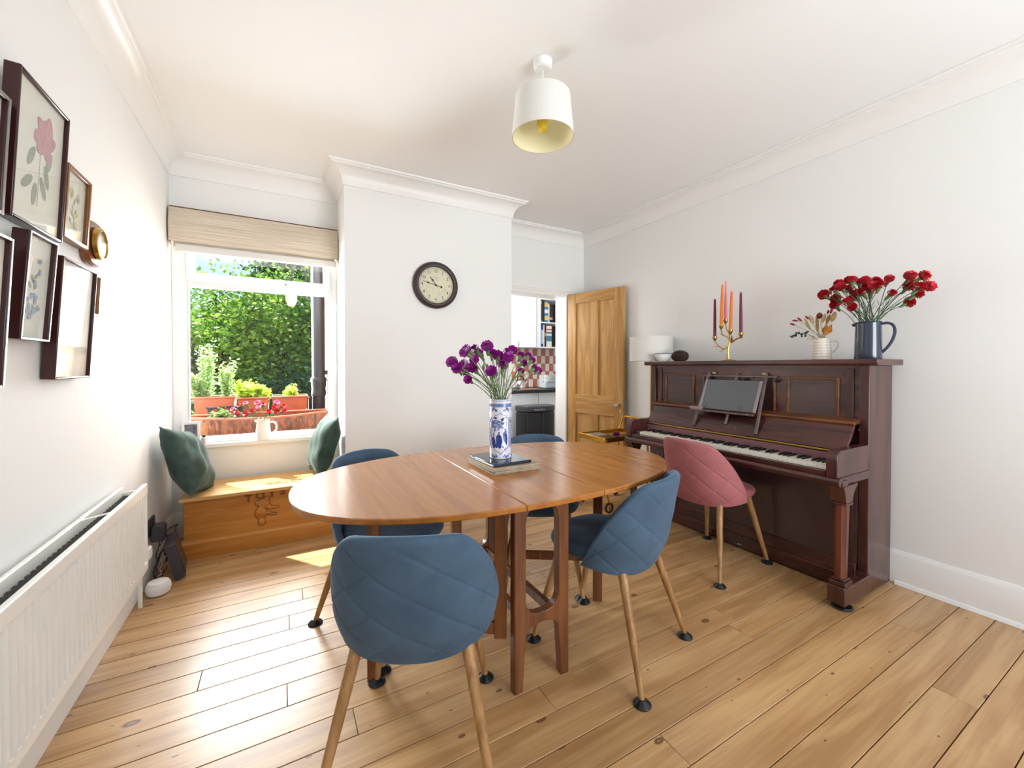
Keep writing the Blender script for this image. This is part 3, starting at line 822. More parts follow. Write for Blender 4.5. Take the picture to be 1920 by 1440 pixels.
# barometer
bo = thing('wall_barometer', 'small wooden barometer with a brass rim and white dial among the pictures', 'barometer', (XL + .001, 2.245, 1.686))
def sq_ring(ry, rz, x, n=40, p=3.2):
    return [(x, math.copysign(abs(math.cos(2 * math.pi * i / n)) ** (2 / p), math.cos(2 * math.pi * i / n)) * ry, math.copysign(abs(math.sin(2 * math.pi * i / n)) ** (2 / p), math.sin(2 * math.pi * i / n)) * rz) for i in range(n)]
mb = MB(); rings = [sq_ring(.088, .088, 0), sq_ring(.090, .090, .012), sq_ring(.082, .082, .026)]
mb.add(sum(rings, []), [(r_ * 40 + i, r_ * 40 + (i + 1) % 40, (r_ + 1) * 40 + (i + 1) % 40, (r_ + 1) * 40 + i) for r_ in range(2) for i in range(40)] + [tuple(range(39, -1, -1)), tuple(range(80, 120))])
part('base', mb, wood('polished_walnut', (128, 74, 46), (92, 50, 32), 2, 2, .2, coat=.4), bo, local=True)
part('brass_rim', MB().lathe([(.058, .026), (.064, .030), (.062, .044), (.054, .046), (.052, .040), (.054, .028)], n=40, axis=0, closed=True), M['brass'], bo, local=True)
part('dial', MB().lathe([(0, .036), (.054, .036), (.054, .034), (0, .034)], n=40, axis=0), M['whitep'], bo, local=True)
part('pointer', MB().box(.037, -.018, -.0015, .038, .018, .0015).lathe([(0, .0365), (.004, .0365), (.004, .040), (0, .040)], n=12, axis=0), M['black'], bo, local=True)
part('dial_glass', MB().lathe([(0, .043), (.053, .042), (.053, .0415), (0, .0415)], n=40, axis=0), M['picglass'], bo, local=True)

# ------------------------------------------------------------------ round wall clock
CK = Vector((1.083, BY, 1.848))
ck = thing('wall_clock', 'round cream faced station clock with a dark brown rim on the chimney breast', 'clock', CK)
def cl(mb_): return mb_   # clock parts use x right, y towards the wall, z up
part('rim', MB().lathe([(.178, -.001), (.186, -.006), (.187, -.022), (.178, -.040), (.160, -.050), (.148, -.046), (.144, -.030), (.144, -.001)], n=72, axis=1, closed=True), mat('dark_bronze_rim', (58, 42, 42), .45), ck, local=True, sharp=50)
part('face', MB().lathe([(0, -.020), (.146, -.020), (.146, -.016), (0, -.016)], n=72, axis=1), mat('cream_clock_face', (222, 218, 190), .6, var=(6, .04)), ck, local=True)
ink = mat('clock_ink', (44, 44, 44), .7)
for hnum in range(1, 13):
    an = R(90 - 30 * hnum); rr = .112
    part('numeral', text_mb(str(hnum), .034, .0012, lambda x, y, z: (rr * math.cos(an) + x * .85, -.0208 - z, rr * math.sin(an) + y)), ink, ck, local=True)
mb = MB()
for k in range(60):
    an = 2 * math.pi * k / 60; a, b = (.130, .138)
    ca, sa = math.cos(an), math.sin(an); w = .0014 if k % 5 else .003
    mb.add([(a * ca - w * sa, -.0206, a * sa + w * ca), (a * ca + w * sa, -.0206, a * sa - w * ca), (b * ca + w * sa, -.0206, b * sa - w * ca), (b * ca - w * sa, -.0206, b * sa + w * ca)], [(0, 1, 2, 3)])
o = part('minute_track', mb, ink, ck, local=True); o['kind'] = 'stuff'
faint = mat('faint_dial_ink', (150, 150, 130), .7)
for cx, cz, rr in ((-.052, -.048, .034), (.052, -.048, .034), (-.004, .046, .024)):
    mb = MB()
    for k in range(16):
        an = R(140) * 2 * k / 15 - R(50); ca, sa = math.cos(an), math.sin(an); w = .0012
        mb.add([(cx + rr * ca - w * sa, -.0207, cz + rr * sa + w * ca), (cx + rr * ca + w * sa, -.0207, cz + rr * sa - w * ca), (cx + (rr - .006) * ca + w * sa, -.0207, cz + (rr - .006) * sa - w * ca), (cx + (rr - .006) * ca - w * sa, -.0207, cz + (rr - .006) * sa + w * ca)], [(0, 1, 2, 3)])
    mb.obox((cx - .008, -.0215, cz - .014), (cx + .008, -.0215, cz + .014), .0018, .0008, (0, 1, 0))
    part('sub_dial', mb, faint, ck, local=True)
def hand(name, ang, L, back, w):
    d = Vector((math.cos(ang), 0, math.sin(ang)))
    mb = MB().obox(Vector((0, -.024, 0)) - d * back, Vector((0, -.024, 0)) + d * L, w, .0015, (0, 1, 0))
    q = d * (L * .62); mb.lathe([(.0045, -.0245), (.008, -.0245), (.008, -.0232), (.0045, -.0232)], (q.x, 0, q.z), 14, axis=1, closed=True)
    if back > .03: q = -d * back; mb.lathe([(0, -.0248), (.008, -.0248), (.008, -.0232), (0, -.0232)], (q.x, 0, q.z), 16, axis=1)
    part(name, mb, ink, ck, local=True)
hand('hour_hand', R(90 + 37.0), .078, .012, .0040)
hand('minute_hand', R(90 + 76.0), .108, .046, .0034)
part('hand_pin', MB().lathe([(0, -.027), (.007, -.027), (.008, -.022), (0, -.022)], n=16, axis=1), ink, ck, local=True)

# ------------------------------------------------------------------ pendant lamp
pd = thing('pendant_lamp', 'white drum pendant lamp hanging from the ceiling', 'lamp', (1.09, 1.645, ZC))
part('ceiling_rose', MB().lathe([(0, -.001), (.040, -.001), (.046, -.006), (.043, -.036), (.034, -.044), (.012, -.046), (0, -.046)], n=32), M['whitep'], pd, local=True)
part('cord', MB().tube([(0, 0, -.044), (0, 0, -.19)], .0032, 8), M['whitep'], pd, local=True)
zt, zb, rt_, rb_ = -.172, -.362, .130, .147
part('shade', MB().lathe([(rt_, zt), (rb_, zb), (rb_ - .0015, zb - .001)], n=64), M['shade'], pd, local=True)
pd.children[-1].data.polygons
sh = pd.children[-1]
bm = bmesh.new(); bm.from_mesh(sh.data)
bmesh.ops.delete(bm, geom=[f for f in bm.faces if len(f.verts) > 4], context='FACES'); bm.to_mesh(sh.data); bm.free()
mb = MB(); nn = 64
mb.grid(lambda u, v: ((rt_ - .003 + (rb_ - rt_) * v) * math.cos(2 * math.pi * u), (rt_ - .003 + (rb_ - rt_) * v) * math.sin(2 * math.pi * u), zt + (zb - zt) * v), nn, 2, cu=True)
part('shade_lining', mb, M['shadein'], pd, local=True)
mb = MB()
for k in range(3):
    a = 2 * math.pi * k / 3; mb.tube([(.018 * math.cos(a), .018 * math.sin(a), -.19), (rt_ * math.cos(a), rt_ * math.sin(a), zt - .012)], .0018, 6)
mb.tube([((rt_ - .002) * math.cos(2 * math.pi * k / 40), (rt_ - .002) * math.sin(2 * math.pi * k / 40), zt - .004) for k in range(40)], .002, 6, closed=True)
part('shade_carrier', mb, M['whitep'], pd, local=True)
part('bulb_holder', MB().lathe([(0, -.185), (.018, -.187), (.019, -.235), (.015, -.245), (0, -.245)], n=20), M['whitep'], pd, local=True)
part('bulb', MB().lathe([(.011, -.245), (.013, -.26), (.026, -.285), (.029, -.305), (.022, -.328), (.008, -.337), (0, -.338)], n=24), mat('amber_bulb_glass', (240, 206, 70), .1, coat=.5), pd, local=True)

# ------------------------------------------------------------------ oval drop leaf table
TC = Vector((.852, 1.609, 0)); TA, TB, TN = .835, .487, 2.34; TH = .75; TX = .164
tb = thing('drop_leaf_table', 'oval teak drop-leaf dining table with gate legs', 'table', TC)
def oval(t):
    c, s = math.cos(t), math.sin(t)
    return (math.copysign(abs(c) ** (2 / TN), c) * TA, math.copysign(abs(s) ** (2 / TN), s) * TB)
full = [oval(2 * math.pi * i / 240) for i in range(240)]
yx = TB * (1 - (TX / TA) ** TN) ** (1 / TN)
G = .0007
leafR = [(TX + G, -yx)] + sorted([p for p in full if p[0] > TX + .004], key=lambda p: math.atan2(p[1], p[0] - TX)) + [(TX + G, yx)]
leafL = [(-x, -y) for x, y in leafR]
mid = [(-TX + G, -yx)] + sorted([p for p in full if abs(p[0]) < TX - .004 and p[1] < 0]) + [(TX - G, -yx), (TX - G, yx)] + sorted([p for p in full if abs(p[0]) < TX - .004 and p[1] > 0], reverse=True) + [(-TX + G, yx)]
for nm, poly in (('centre_top', mid), ('drop_leaf', leafL), ('drop_leaf', leafR)):
    part(nm, MB().ext(poly, TH - .020, TH, 'xy'), M['teak'], tb, .0035, local=True)
for sy in (-1, 1):
    y0, y1 = sy * .309 - .0175, sy * .309 + .0175
    for sx in (-1, 1):
        leg = [(sx * .122, 0.001), (sx * .087, 0.001)] + [(sx * .073, .19), (sx * .070, .22), (sx * .070, .26), (sx * .073, .31), (sx * .073, .62), (sx * .066, .65), (sx * .05, .672), (sx * .05, .73), (sx * .122, .73)]
        part('trestle_leg', MB().ext(leg, y0, y1, 'xz'), M['teakleg'], tb, .004, local=True)
    part('trestle_head', MB().ext([(-.052, .73), (-.052, .672)] + arc(0, .655, .052, 160, 20, 6, .02) + [(.052, .672), (.052, .73)], y0, y1, 'xz'), M['teakleg'], tb, .003, local=True)
    lower = [(-.076, .205)] + [(-.055, .225), (-.03, .234), (0, .237), (.03, .234), (.055, .225)] + [(.076, .205), (.076, .33), (.066, .300), (.045, .281), (.02, .275), (-.02, .275), (-.045, .281), (-.066, .300), (-.076, .33)]
    part('trestle_crosspiece', MB().ext(lower, y0 + .001, y1 - .001, 'xz'), M['teakleg'], tb, .002, local=True)
for sx in (-1, 1):
    part('stretcher', MB().box(sx * .062 - .011, -.292, .232, sx * .062 + .011, .292, .270), M['teakleg'], tb, .003, local=True)
for s in (-1, 1):
    pv, ol = Vector((s * .146, s * .262, 0)), Vector((s * .552, 0, 0))
    d = (ol - pv).normalized()
    part('gate_upright', MB().obox(pv + Vector((0, 0, .19)), pv + Vector((0, 0, .725)), .030, .045, d), M['teakleg'], tb, .003, local=True)
    part('gate_leg', MB().obox(ol + Vector((0, 0, .001)), ol + Vector((0, 0, .729)), .028, .046, d), M['teakleg'], tb, .004, local=True)
    part('gate_rail', MB().obox(pv + Vector((0, 0, .225)), ol + Vector((0, 0, .225)), .022, .042), M['teakleg'], tb, .003, local=True)
    part('gate_rail', MB().obox(pv + Vector((0, 0, .70)), ol + Vector((0, 0, .70)), .022, .042), M['teakleg'], tb, .003, local=True)

# ------------------------------------------------------------------ mats, granite slab, vase, purple carnations
z = TH
SC0 = Vector((.868, 1.632))
def slab(name, label, cat, w, d, h, rz, m, group=None, off=(0, 0), bev=.002):
    global z
    o = link(name, mesh_of(name, MB().box(-w / 2, -d / 2, 0, w / 2, d / 2, h), m), None, (SC0.x + off[0], SC0.y + off[1], z + .0002), (0, 0, rz))
    bevel(o, bev); tag(o, label, cat, group); z += h + .0003
for k, (lab, rz, off, h) in enumerate((('bottom woven placemat of the pile under the vase', 0, (0, 0), .006), ('second woven placemat from the table in the pile under the vase', .02, (.003, -.002), .006), ('third woven placemat from the table in the pile under the vase', -.015, (-.002, .002), .006), ('topmost woven placemat of the pile under the vase', .01, (0, .001), .007))):
    slab('placemat', lab, 'placemat', .228, .262, h, rz, M['mat'], 'woven placemats under the vase', off)
slab('granite_slab', 'polished dark granite slab between the placemats and the vase', 'trivet', .188, .236, .014, .03, M['granite'], None, (-.012, .008), .003)
VB = Vector((.856, 1.634, z))
def vase_material():
    m = bpy.data.materials.new('blue_and_white_porcelain'); m.use_nodes = True
    n, l = m.node_tree.nodes, m.node_tree.links; p = n['Principled BSDF']; p.inputs['Roughness'].default_value = .12
    tc = n.new('ShaderNodeTexCoord'); sp_ = n.new('ShaderNodeSeparateXYZ'); l.new(tc.outputs['Object'], sp_.inputs[0])
    t = n.new('ShaderNodeTexNoise'); t.inputs['Scale'].default_value = 38; t.inputs['Detail'].default_value = 5; l.new(tc.outputs['Object'], t.inputs['Vector'])
    r = n.new('ShaderNodeValToRGB'); e = r.color_ramp.elements
    e[0].position = .0; e[0].color = lin((236, 236, 240)); e[1].position = 1.0; e[1].color = lin((206, 208, 226))
    l.new(t.outputs['Fac'], r.inputs[0]); l.new(r.outputs[0], p.inputs['Base Color'])
    return m
M['vase'] = vase_material()
M['cobalt'] = mat('cobalt_painting', (44, 66, 140), .15, var=(60, .5))
M['cobaltpale'] = mat('pale_cobalt_wash', (112, 130, 182), .15, var=(70, .4))
VR, VH = .0490, .262
va = thing('vase', 'tall blue and white porcelain cylinder vase on the dining table', 'vase', VB)
part('body', MB().lathe([(0, 0), (VR - .003, 0), (VR, .004), (VR, VH - .004), (VR - .002, VH), (VR - .007, VH), (VR - .009, VH - .01), (VR - .009, .012), (0, .010)], n=56), M['vase'], va, local=True)
CAMA = math.atan2(-VB.y, -VB.x)   # direction the painted scene faces
def wrap(x, zz, lift=.0004):
    an = CAMA + x / VR
    return ((VR + lift) * math.cos(an), (VR + lift) * math.sin(an), zz)
def stroke(mb, pts, w, lift=.0004):
    n = len(pts); vs = []
    for i, (x, zz) in enumerate(pts):
        a = pts[max(0, i - 1)]; b = pts[min(n - 1, i + 1)]; dx, dz = b[0] - a[0], b[1] - a[1]; L = math.hypot(dx, dz) or 1
        ww = w if not isinstance(w, list) else w[i]
        vs += [wrap(x - dz / L * ww, zz + dx / L * ww, lift), wrap(x + dz / L * ww, zz - dx / L * ww, lift)]
    mb.add(vs, [(2 * i, 2 * i + 1, 2 * i + 3, 2 * i + 2) for i in range(n - 1)])
def daub(mb, x, zz, rx, rz, an=0, lift=.0005, n=14):
    a = R(an); vs = [wrap(x, zz, lift)]
    for i in range(n):
        t = 2 * math.pi * i / n; u, v = rx * math.cos(t), rz * math.sin(t)
        vs.append(wrap(x + u * math.cos(a) - v * math.sin(a), zz + u * math.sin(a) + v * math.cos(a), lift))
    mb.add(vs, [(0, 1 + i, 1 + (i + 1) % n) for i in range(n)])
line = MB(); pale = MB(); dark = MB()
circ = [(x / 60 * math.pi * VR, 0) for x in range(-60, 61)]
for zz, w in ((.256, .0008), (.244, .0006), (.229, .0006)): stroke(line, [(x, zz) for x, _ in circ], w)
stroke(pale, [(x, .2365) for x, _ in circ], .006)
for side in range(3):
    o_ = side * 2 * math.pi * VR / 3
    W = .041
    fr_ = [(0, .205), (.006, .198), (.014, .194), (.024, .191), (.028, .183), (.036, .180), (W, .170), (W, .060), (.036, .050), (.028, .047), (.024, .038), (.014, .034), (.006, .030), (0, .022)]
    fr2 = [(-x, zz) for x, zz in fr_]
    for q in (fr_, fr2):
        q2 = [q[0]]
        for a, b in zip(q[:-1], q[1:]): q2 += [(a[0] + (b[0] - a[0]) * t / 4, a[1] + (b[1] - a[1]) * t / 4) for t in range(1, 5)]
        stroke(line, [(o_ + x, zz) for x, zz in q2], .0011)
    rn = random.Random(side)
    for sx in (-1, 1):
        for zz0, sg in ((.218, -1), (.012, 1)):
            q = [(o_ + sx * (.012 + .030 * t / 8), zz0 + sg * (.004 * math.sin(t) - .010 * t / 8 * -1 * 0) + sg * -.0 + (-sg) * .0) for t in range(9)]
            stroke(line, q, .0012)
            for t in range(1, 9): daub(line, q[t][0], q[t][1] + (-1) ** t * .004, .0022, .0042, rn.uniform(-40, 40))
        q = [(o_ + sx * (.047 + .0015 * math.sin(t * 1.1)), .05 + .13 * t / 14) for t in range(15)]
        stroke(line, q, .0010)
        for t in range(15): daub(line, q[t][0] + (-1) ** t * .0022, q[t][1], .0016, .0032, 45 * (-1) ** t)
    # the painted garden scene: tree, figures, ground
    for k in range(48): daub(pale if k % 4 else dark, o_ + rn.uniform(-.036, .016), .152 + rn.uniform(-.026, .030), rn.uniform(.005, .010), rn.uniform(.002, .0045), rn.uniform(-40, 40), .0004 + .00001 * k)
    stroke(dark, [(o_ - .034, .060), (o_ - .033, .09), (o_ - .029, .12), (o_ - .020, .15)], .0020)
    stroke(dark, [(o_ + .010, .155), (o_ + .024, .162), (o_ + .032, .158)], .0006); stroke(dark, [(o_ + .028, .16), (o_ + .030, .145)], .0005)
    for (fx, hz, bw, col) in ((-.031, .098, .009, dark), (-.006, .108, .014, dark), (.022, .122, .011, pale), (.026, .112, .006, dark)):
        daub(col, o_ + fx, hz - .024, bw, .026, 6); daub(dark, o_ + fx, hz - .012, bw * .8, .008, 20); daub(pale, o_ + fx, hz + .006, .0042, .0052); daub(dark, o_ + fx, hz + .010, .0040, .0028)
    for k in range(5): daub(dark, o_ - .018 + k * .004, .060 + .003 * math.sin(k), .007, .011, rn.uniform(-30, 30), .0006 + .00001 * k)
    daub(dark, o_ + .012, .054, .004, .003); daub(dark, o_ + .020, .044, .003, .003)
part('painted_border', line, M['cobalt'], va, local=True)['kind'] = 'stuff'
part('painted_wash', pale, M['cobaltpale'], va, local=True)['kind'] = 'stuff'
part('painted_figures', dark, M['cobalt'], va, local=True)['kind'] = 'stuff'
random.seed(21)
mouth = VB + Vector((0, 0, VH - .05))
for px, py in ((112, 225), (158, 285), (235, 125), (262, 95), (335, 90), (375, 135), (235, 245), (225, 315), (310, 280), (265, 390), (447, 75), (490, 135), (550, 170), (585, 215), (495, 315), (635, 125), (690, 105), (650, 185), (600, 265), (775, 150), (850, 155), (885, 200), (795, 225), (905, 280), (950, 300), (775, 310), (320, 200)):
    far = px > 730
    hd = onY(830 + px * .1875, 640 + py * .1875, 1.63 + (random.uniform(.0, .14) if far else random.uniform(-.12, .08)))
    b = mouth + Vector((random.uniform(-.030, .030), random.uniform(-.030, .030), 0))
    carnation(b, hd, random.uniform(.021, .027) * (.8 if far else 1), 'purple', 'purple carnation in the blue and white vase', 'purple carnations on the table')
# bare stems and buds filling the vase
for k in range(14):
    an = random.uniform(0, 6.28); hd = mouth + Vector((math.cos(an) * random.uniform(.03, .13), math.sin(an) * random.uniform(.03, .1), random.uniform(.14, .25)))
    b = mouth + Vector((random.uniform(-.028, .028), random.uniform(-.028, .028), 0))
    o = thing('carnation_bud', 'unopened green carnation bud in the blue and white vase', 'flower', b, group='green buds on the table')
    part('stem', MB().tube(bez(b, b + (hd - b) * .3 + Vector((0, 0, .05)), hd - Vector((0, 0, .05)), hd, 6), .0016, 5), M['stem'], o)
    part('bud', MB().ell(hd, (.0055, .0055, .012), 10, 8), M['stem'], o)

# ------------------------------------------------------------------ velvet chairs
def shell_mb():
    NU, NO, NI = 170, 84, 26; TM = R(91.65); mb = MB(); rings = []
    def pw(v): return math.copysign(abs(v) ** (2 / 2.207), v)
    def P(th, z, off):
        k = .875 + .125 * math.sin(min(1, max(0, (z - .385) / .15)) * math.pi / 2)
        a, b = .2547 * k - off, .2235 * k - off
        c = math.cos(th)
        return (a * pw(math.sin(th)), -b * pw(c) - .1608 * (z - .39) * max(0, c + .15), z)
    for i in range(NU):
        th = -TM + 2 * TM * i / (NU - 1); t = abs(th) / TM
        zt = .742 - .335 * max(0, (t - .345) / .655) ** 1.903 + .029 * max(0, math.cos(th * 1.6))
        zb = .3808 + .035 * t * t
        T = min(.040 * (1 - .5 * t ** 4), (zt - zb) * .8)
        ring = []; rc = T / 2
        for j in range(NO):
            v = j / (NO - 1); z = zb + rc * .5 + (zt - rc - zb - rc * .5) * v
            s = th * .245
            g1, g2 = s / .160 + z / .122, s / .160 - z / .122
            d = min(abs(g1 - round(g1)), abs(g2 - round(g2))) * .097
            edge = min(1, v / .06, (1 - v) / .08, (1 - t) / .06)
            o = (-.0030 * math.exp(-(d / .0034) ** 2) + .0012 * abs(math.sin(math.pi * g1) * math.sin(math.pi * g2))) * max(0, edge)
            ring.append(P(th, z, -o))
        for j in range(1, 8):
            an = math.pi * j / 8; ring.append(P(th, zt - rc + rc * math.sin(an), rc - rc * math.cos(an)))
        for j in range(NI):
            v = 1 - j / (NI - 1); z = zb + rc * .5 + (zt - rc - zb - rc * .5) * v
            ring.append(P(th, z, T))
        for j in range(1, 5):
            an = math.pi * j / 5; ring.append(P(th, zb + rc * .5 - rc * .5 * math.sin(an), rc + rc * math.cos(an)))
        rings.append(ring)
    k = len(rings[0]); vs = sum(rings, [])
    fs = [(i * k + j, i * k + (j + 1) % k, (i + 1) * k + (j + 1) % k, (i + 1) * k + j) for i in range(NU - 1) for j in range(k)]
    fs += [tuple(range(k)), tuple((NU - 1) * k + j for j in range(k - 1, -1, -1))]
    return mb.add(vs, fs)
def seat_mb():
    mb = MB(); n = 64; rings = []
    prof = [(.02, .425), (.86, .422), (.95, .426), (.985, .438), (1.0, .452), (.992, .464), (.96, .474), (.88, .480), (.6, .483), (.02, .484)]
    for f, z in prof:
        ring = []
        for i in range(n):
            t = 2 * math.pi * i / n; c, s = math.cos(t), math.sin(t)
            x = math.copysign(abs(c) ** .82, c) * .212 * f; y = math.copysign(abs(s) ** .82, s) * .222 * f + .018
            if y > 0: x *= 1 + .05 * y / .24
            ring.append((x, y, z - (.010 * (y / .24) ** 2 if (y > 0 and z > .45) else 0)))
        rings.append(ring)
    m = len(prof)
    return mb.add(sum(rings, []), [(r_ * n + i, r_ * n + (i + 1) % n, (r_ + 1) * n + (i + 1) % n, (r_ + 1) * n + i) for r_ in range(m - 1) for i in range(n)] + [tuple(range(n - 1, -1, -1)), tuple((m - 1) * n + i for i in range(n))])
def make_chair(m, label, loc, rz, group):
    o = thing('dining_chair', label, 'chair', loc, rz, group)
    part('backrest', SHELL, m, o, local=True, sharp=70)
    part('seat', SEAT, m, o, local=True, sharp=70)
    for sx in (-1, 1):
        for (tx, ty, fx, fy) in ((.150, -.130, .2385, -.2525), (.135, .150, .205, .2525)):
            top, ft = Vector((sx * tx, ty, .430)), Vector((sx * fx, fy, .012))
            lg = part('leg', MB().tube([top, top.lerp(ft, .5), ft], [.0185, .0155, .0105], 14), M['oak'], o, local=True)
            part('foot_cap', MB().lathe([(0, .0005), (.031, .0005), (.032, .004), (.027, .010), (.017, .016), (.0125, .021), (.006, .022)], (sx * fx, fy, 0), 22), M['blackp'], lg, local=True)
    return o
SHELL, SEAT = shell_mb(), seat_mb()
chair0 = make_chair(M['blue'], 'blue quilted velvet chair in the foreground with its back to the camera', (.381, 1.278, 0), R(-26), 'blue velvet chairs round the table')
def chair_copy(label, loc, rz):
    c = copy_tree(chair0); c.location = loc; c.rotation_euler = (0, 0, rz); c['label'] = label
    return c
chair_copy('blue quilted velvet chair at the right front of the table, turned sideways', (1.239, 1.351, 0), R(20.85))
chair_copy('blue velvet chair at the window side of the table, tucked under the leaf', (.442, 1.954, 0), R(-159.2))
chair_copy('blue velvet chair behind the vase on the doorway side of the table', (1.27, 1.95, 0), R(151.9))
chp = copy_tree(chair0); chp.location = (2.324, 1.617, 0); chp.rotation_euler = (0, 0, R(-90.5))
chp['label'] = 'dusty pink quilted velvet chair drawn up to the piano'; chp['group'] = 'pink velvet chair'
for c in chp.children:
    if c.name.startswith(('backrest', 'seat')):
        c.data = c.data.copy(); c.data.materials[0] = M['pink']

# ------------------------------------------------------------------ upright piano
PY0, PY1 = .945, 2.385     # right and left ends
pn = thing('upright_piano', 'dark mahogany upright piano against the right wall', 'piano', (2.7, 1.66, 0))
for y0, y1 in ((PY0, PY0 + .045), (PY1 - .045, PY1)):
    part('side_panel', MB().box(2.645, y0, .012, 2.925, y1, 1.205), M['mahogv'], pn, .004)
part('lid', MB().ext([(2.612, 1.214), (2.618, 1.206), (2.632, 1.204), (2.935, 1.204), (2.935, 1.236), (2.612, 1.236)], .903, 2.427, 'xz'), M['mahog'], pn, .003)
part('upper_panel', MB().box(2.664, PY0 + .045, .79, 2.684, PY1 - .045, 1.204), M['mahog'], pn)
part('back_board', MB().box(2.90, PY0 + .045, .02, 2.915, PY1 - .045, 1.2), M['mahog'], pn)
part('top_rail', MB().box(2.655, PY0 + .045, 1.185, 2.664, PY1 - .045, 1.204), M['mahog'], pn)
for y in (PY0 + .100, PY1 - .072):
    part('pilaster', MB().box(2.656, y - .028, .80, 2.664, y + .004, 1.185), M['mahogv'], pn, .002)
for ya, yb in ((1.082, 1.350), (1.415, 1.915), (1.985, 2.250)):
    t = .014
    for b in ((ya, .905, ya + t, 1.137), (yb - t, .905, yb, 1.137), (ya + t, .905, yb - t, .905 + t), (ya + t, 1.137 - t, yb - t, 1.137)):
        part('panel_moulding', MB().box(2.654, b[0], b[1], 2.666, b[2], b[3]), M['mahogedge'], pn, .003)
    part('sunk_panel', MB().box(2.6625, ya + t, .905 + t, 2.666, yb - t, 1.137 - t), M['mahogpan'], pn)
# fallboard, leaning back when open
FB0, FB1 = Vector((2.492, 0, .768)), Vector((2.586, 0, .893))
part('fallboard', MB().ext([(FB0.x, FB0.z), (FB0.x + .014, FB0.z - .006), (FB1.x + .016, FB1.z - .012), (FB1.x, FB1.z)], .985, 2.285, 'xz'), M['mahog'], pn, .002)
part('music_ledge', MB().ext([(FB1.x - .002, FB1.z - .004), (FB1.x - .010, FB1.z + .006), (FB1.x - .006, FB1.z + .016), (FB1.x + .008, FB1.z + .020), (2.664, .922), (2.664, .900)], .985, 2.310, 'xz'), M['mahogedge'], pn, .002)
for y0, y1 in ((PY0 + .045, .985), (2.310, PY1 - .045)):
    part('ledge_return', MB().box(2.64, y0, .858, 2.664, y1, .872), M['mahog'], pn, .002)
part('nameboard', MB().box(2.478, .998, .700, 2.494, 2.272, .752), mat('faded_plum_felt_rail', (128, 88, 92), .5), pn, .002)
part('brass_hinge', MB().box(2.476, .998, .757, 2.492, 2.272, .764), M['brass'], pn, .002)
part('hinge_knuckle', MB().tube([(2.478, .998, .764), (2.478, 2.272, .764)], .0032, 8), M['brass'], pn)
letters = 'M I N S T R E L L'
u_ = (FB1 - FB0).normalized(); nrm = Vector((-u_.z, 0, u_.x))
lc = onX(1370, 799, 2.52)
fb_t = .34
def onfb(x, y, z_):
    p_ = FB0 + u_ * (.046 + y) + nrm * (.0006 + z_)
    return (p_.x, lc.y - x, p_.z)
# faint gilt maker's lettering, only partly legible in the photograph
part('gilt_lettering', text_mb('M I N S T R E L', .0155, .0006, onfb), mat('worn_gilt', (136, 104, 66), .5), pn)
# key bed, cheeks and rail
part('key_bed', MB().box(2.335, PY0 + .004, .645, 2.645, PY1 - .055, .672), M['mahog'], pn, .003)
part('key_slip', MB().box(2.318, .998, .660, 2.338, 2.272, .687), M['mahog'], pn, .003)
part('key_rail', MB().tube([(2.326, .936, .640), (2.326, 2.335, .640)], .021, 16).box(2.326, .936, .619, 2.40, 2.335, .645), M['mahog'], pn)
for y0, y1 in ((PY0 + .002, .994), (2.278, PY1 - .058)):
    ck_ = [(2.312, .660)] + [(2.312, .735)] + arc(2.352, .748, .040, 180, 90, 6, .042) + [(2.645, .792), (2.645, .660)]
    part('cheek', MB().ext(ck_, y0, y1, 'xz'), M['mahogv'], pn, .003)
    part('cheek_base', MB().box(2.330, y0 - .004, .618, 2.645, y1 + .004, .660), M['mahog'], pn, .004)
for y0, y1 in ((.994, 1.0), (2.2195, 2.278)):
    part('key_block', MB().box(2.345, y0, .672, 2.478, y1, .712), M['mahogv'], pn, .002)
KW, KY = .02347, .9985
wk = {}
def keymesh(kind):
    if kind not in wk:
        if kind == 'w': wk[kind] = mesh_of('white_key', MB().box(0, .0005, -.020, .148, KW - .0005, 0), M['ivory'])
        else: wk[kind] = mesh_of('black_key', MB().ext([(0, -.004), (.006, .0115), (.096, .012), (.096, -.004)], -.0052, .0052, 'xz'), M['ebony'])
    return wk[kind]
ox, oy, oz = WO['upright_piano']
for k in range(52):     # from the treble (right) end
    o = link('white_key', keymesh('w'), pn, (2.345 - ox, KY + k * KW - oy, .707)); bevel(o, .0008, 1)
NOTES = 'ABCDEFG'
for k in range(51):     # black key between white key k and k+1 counted from the bass end
    nt = NOTES[k % 7]
    if nt in 'BE': continue
    yb = KY + (52 - (k + 1)) * KW
    o = link('black_key', keymesh('b'), pn, (2.345 + .052 - ox, yb - oy, .707)); bevel(o, .0012, 1)
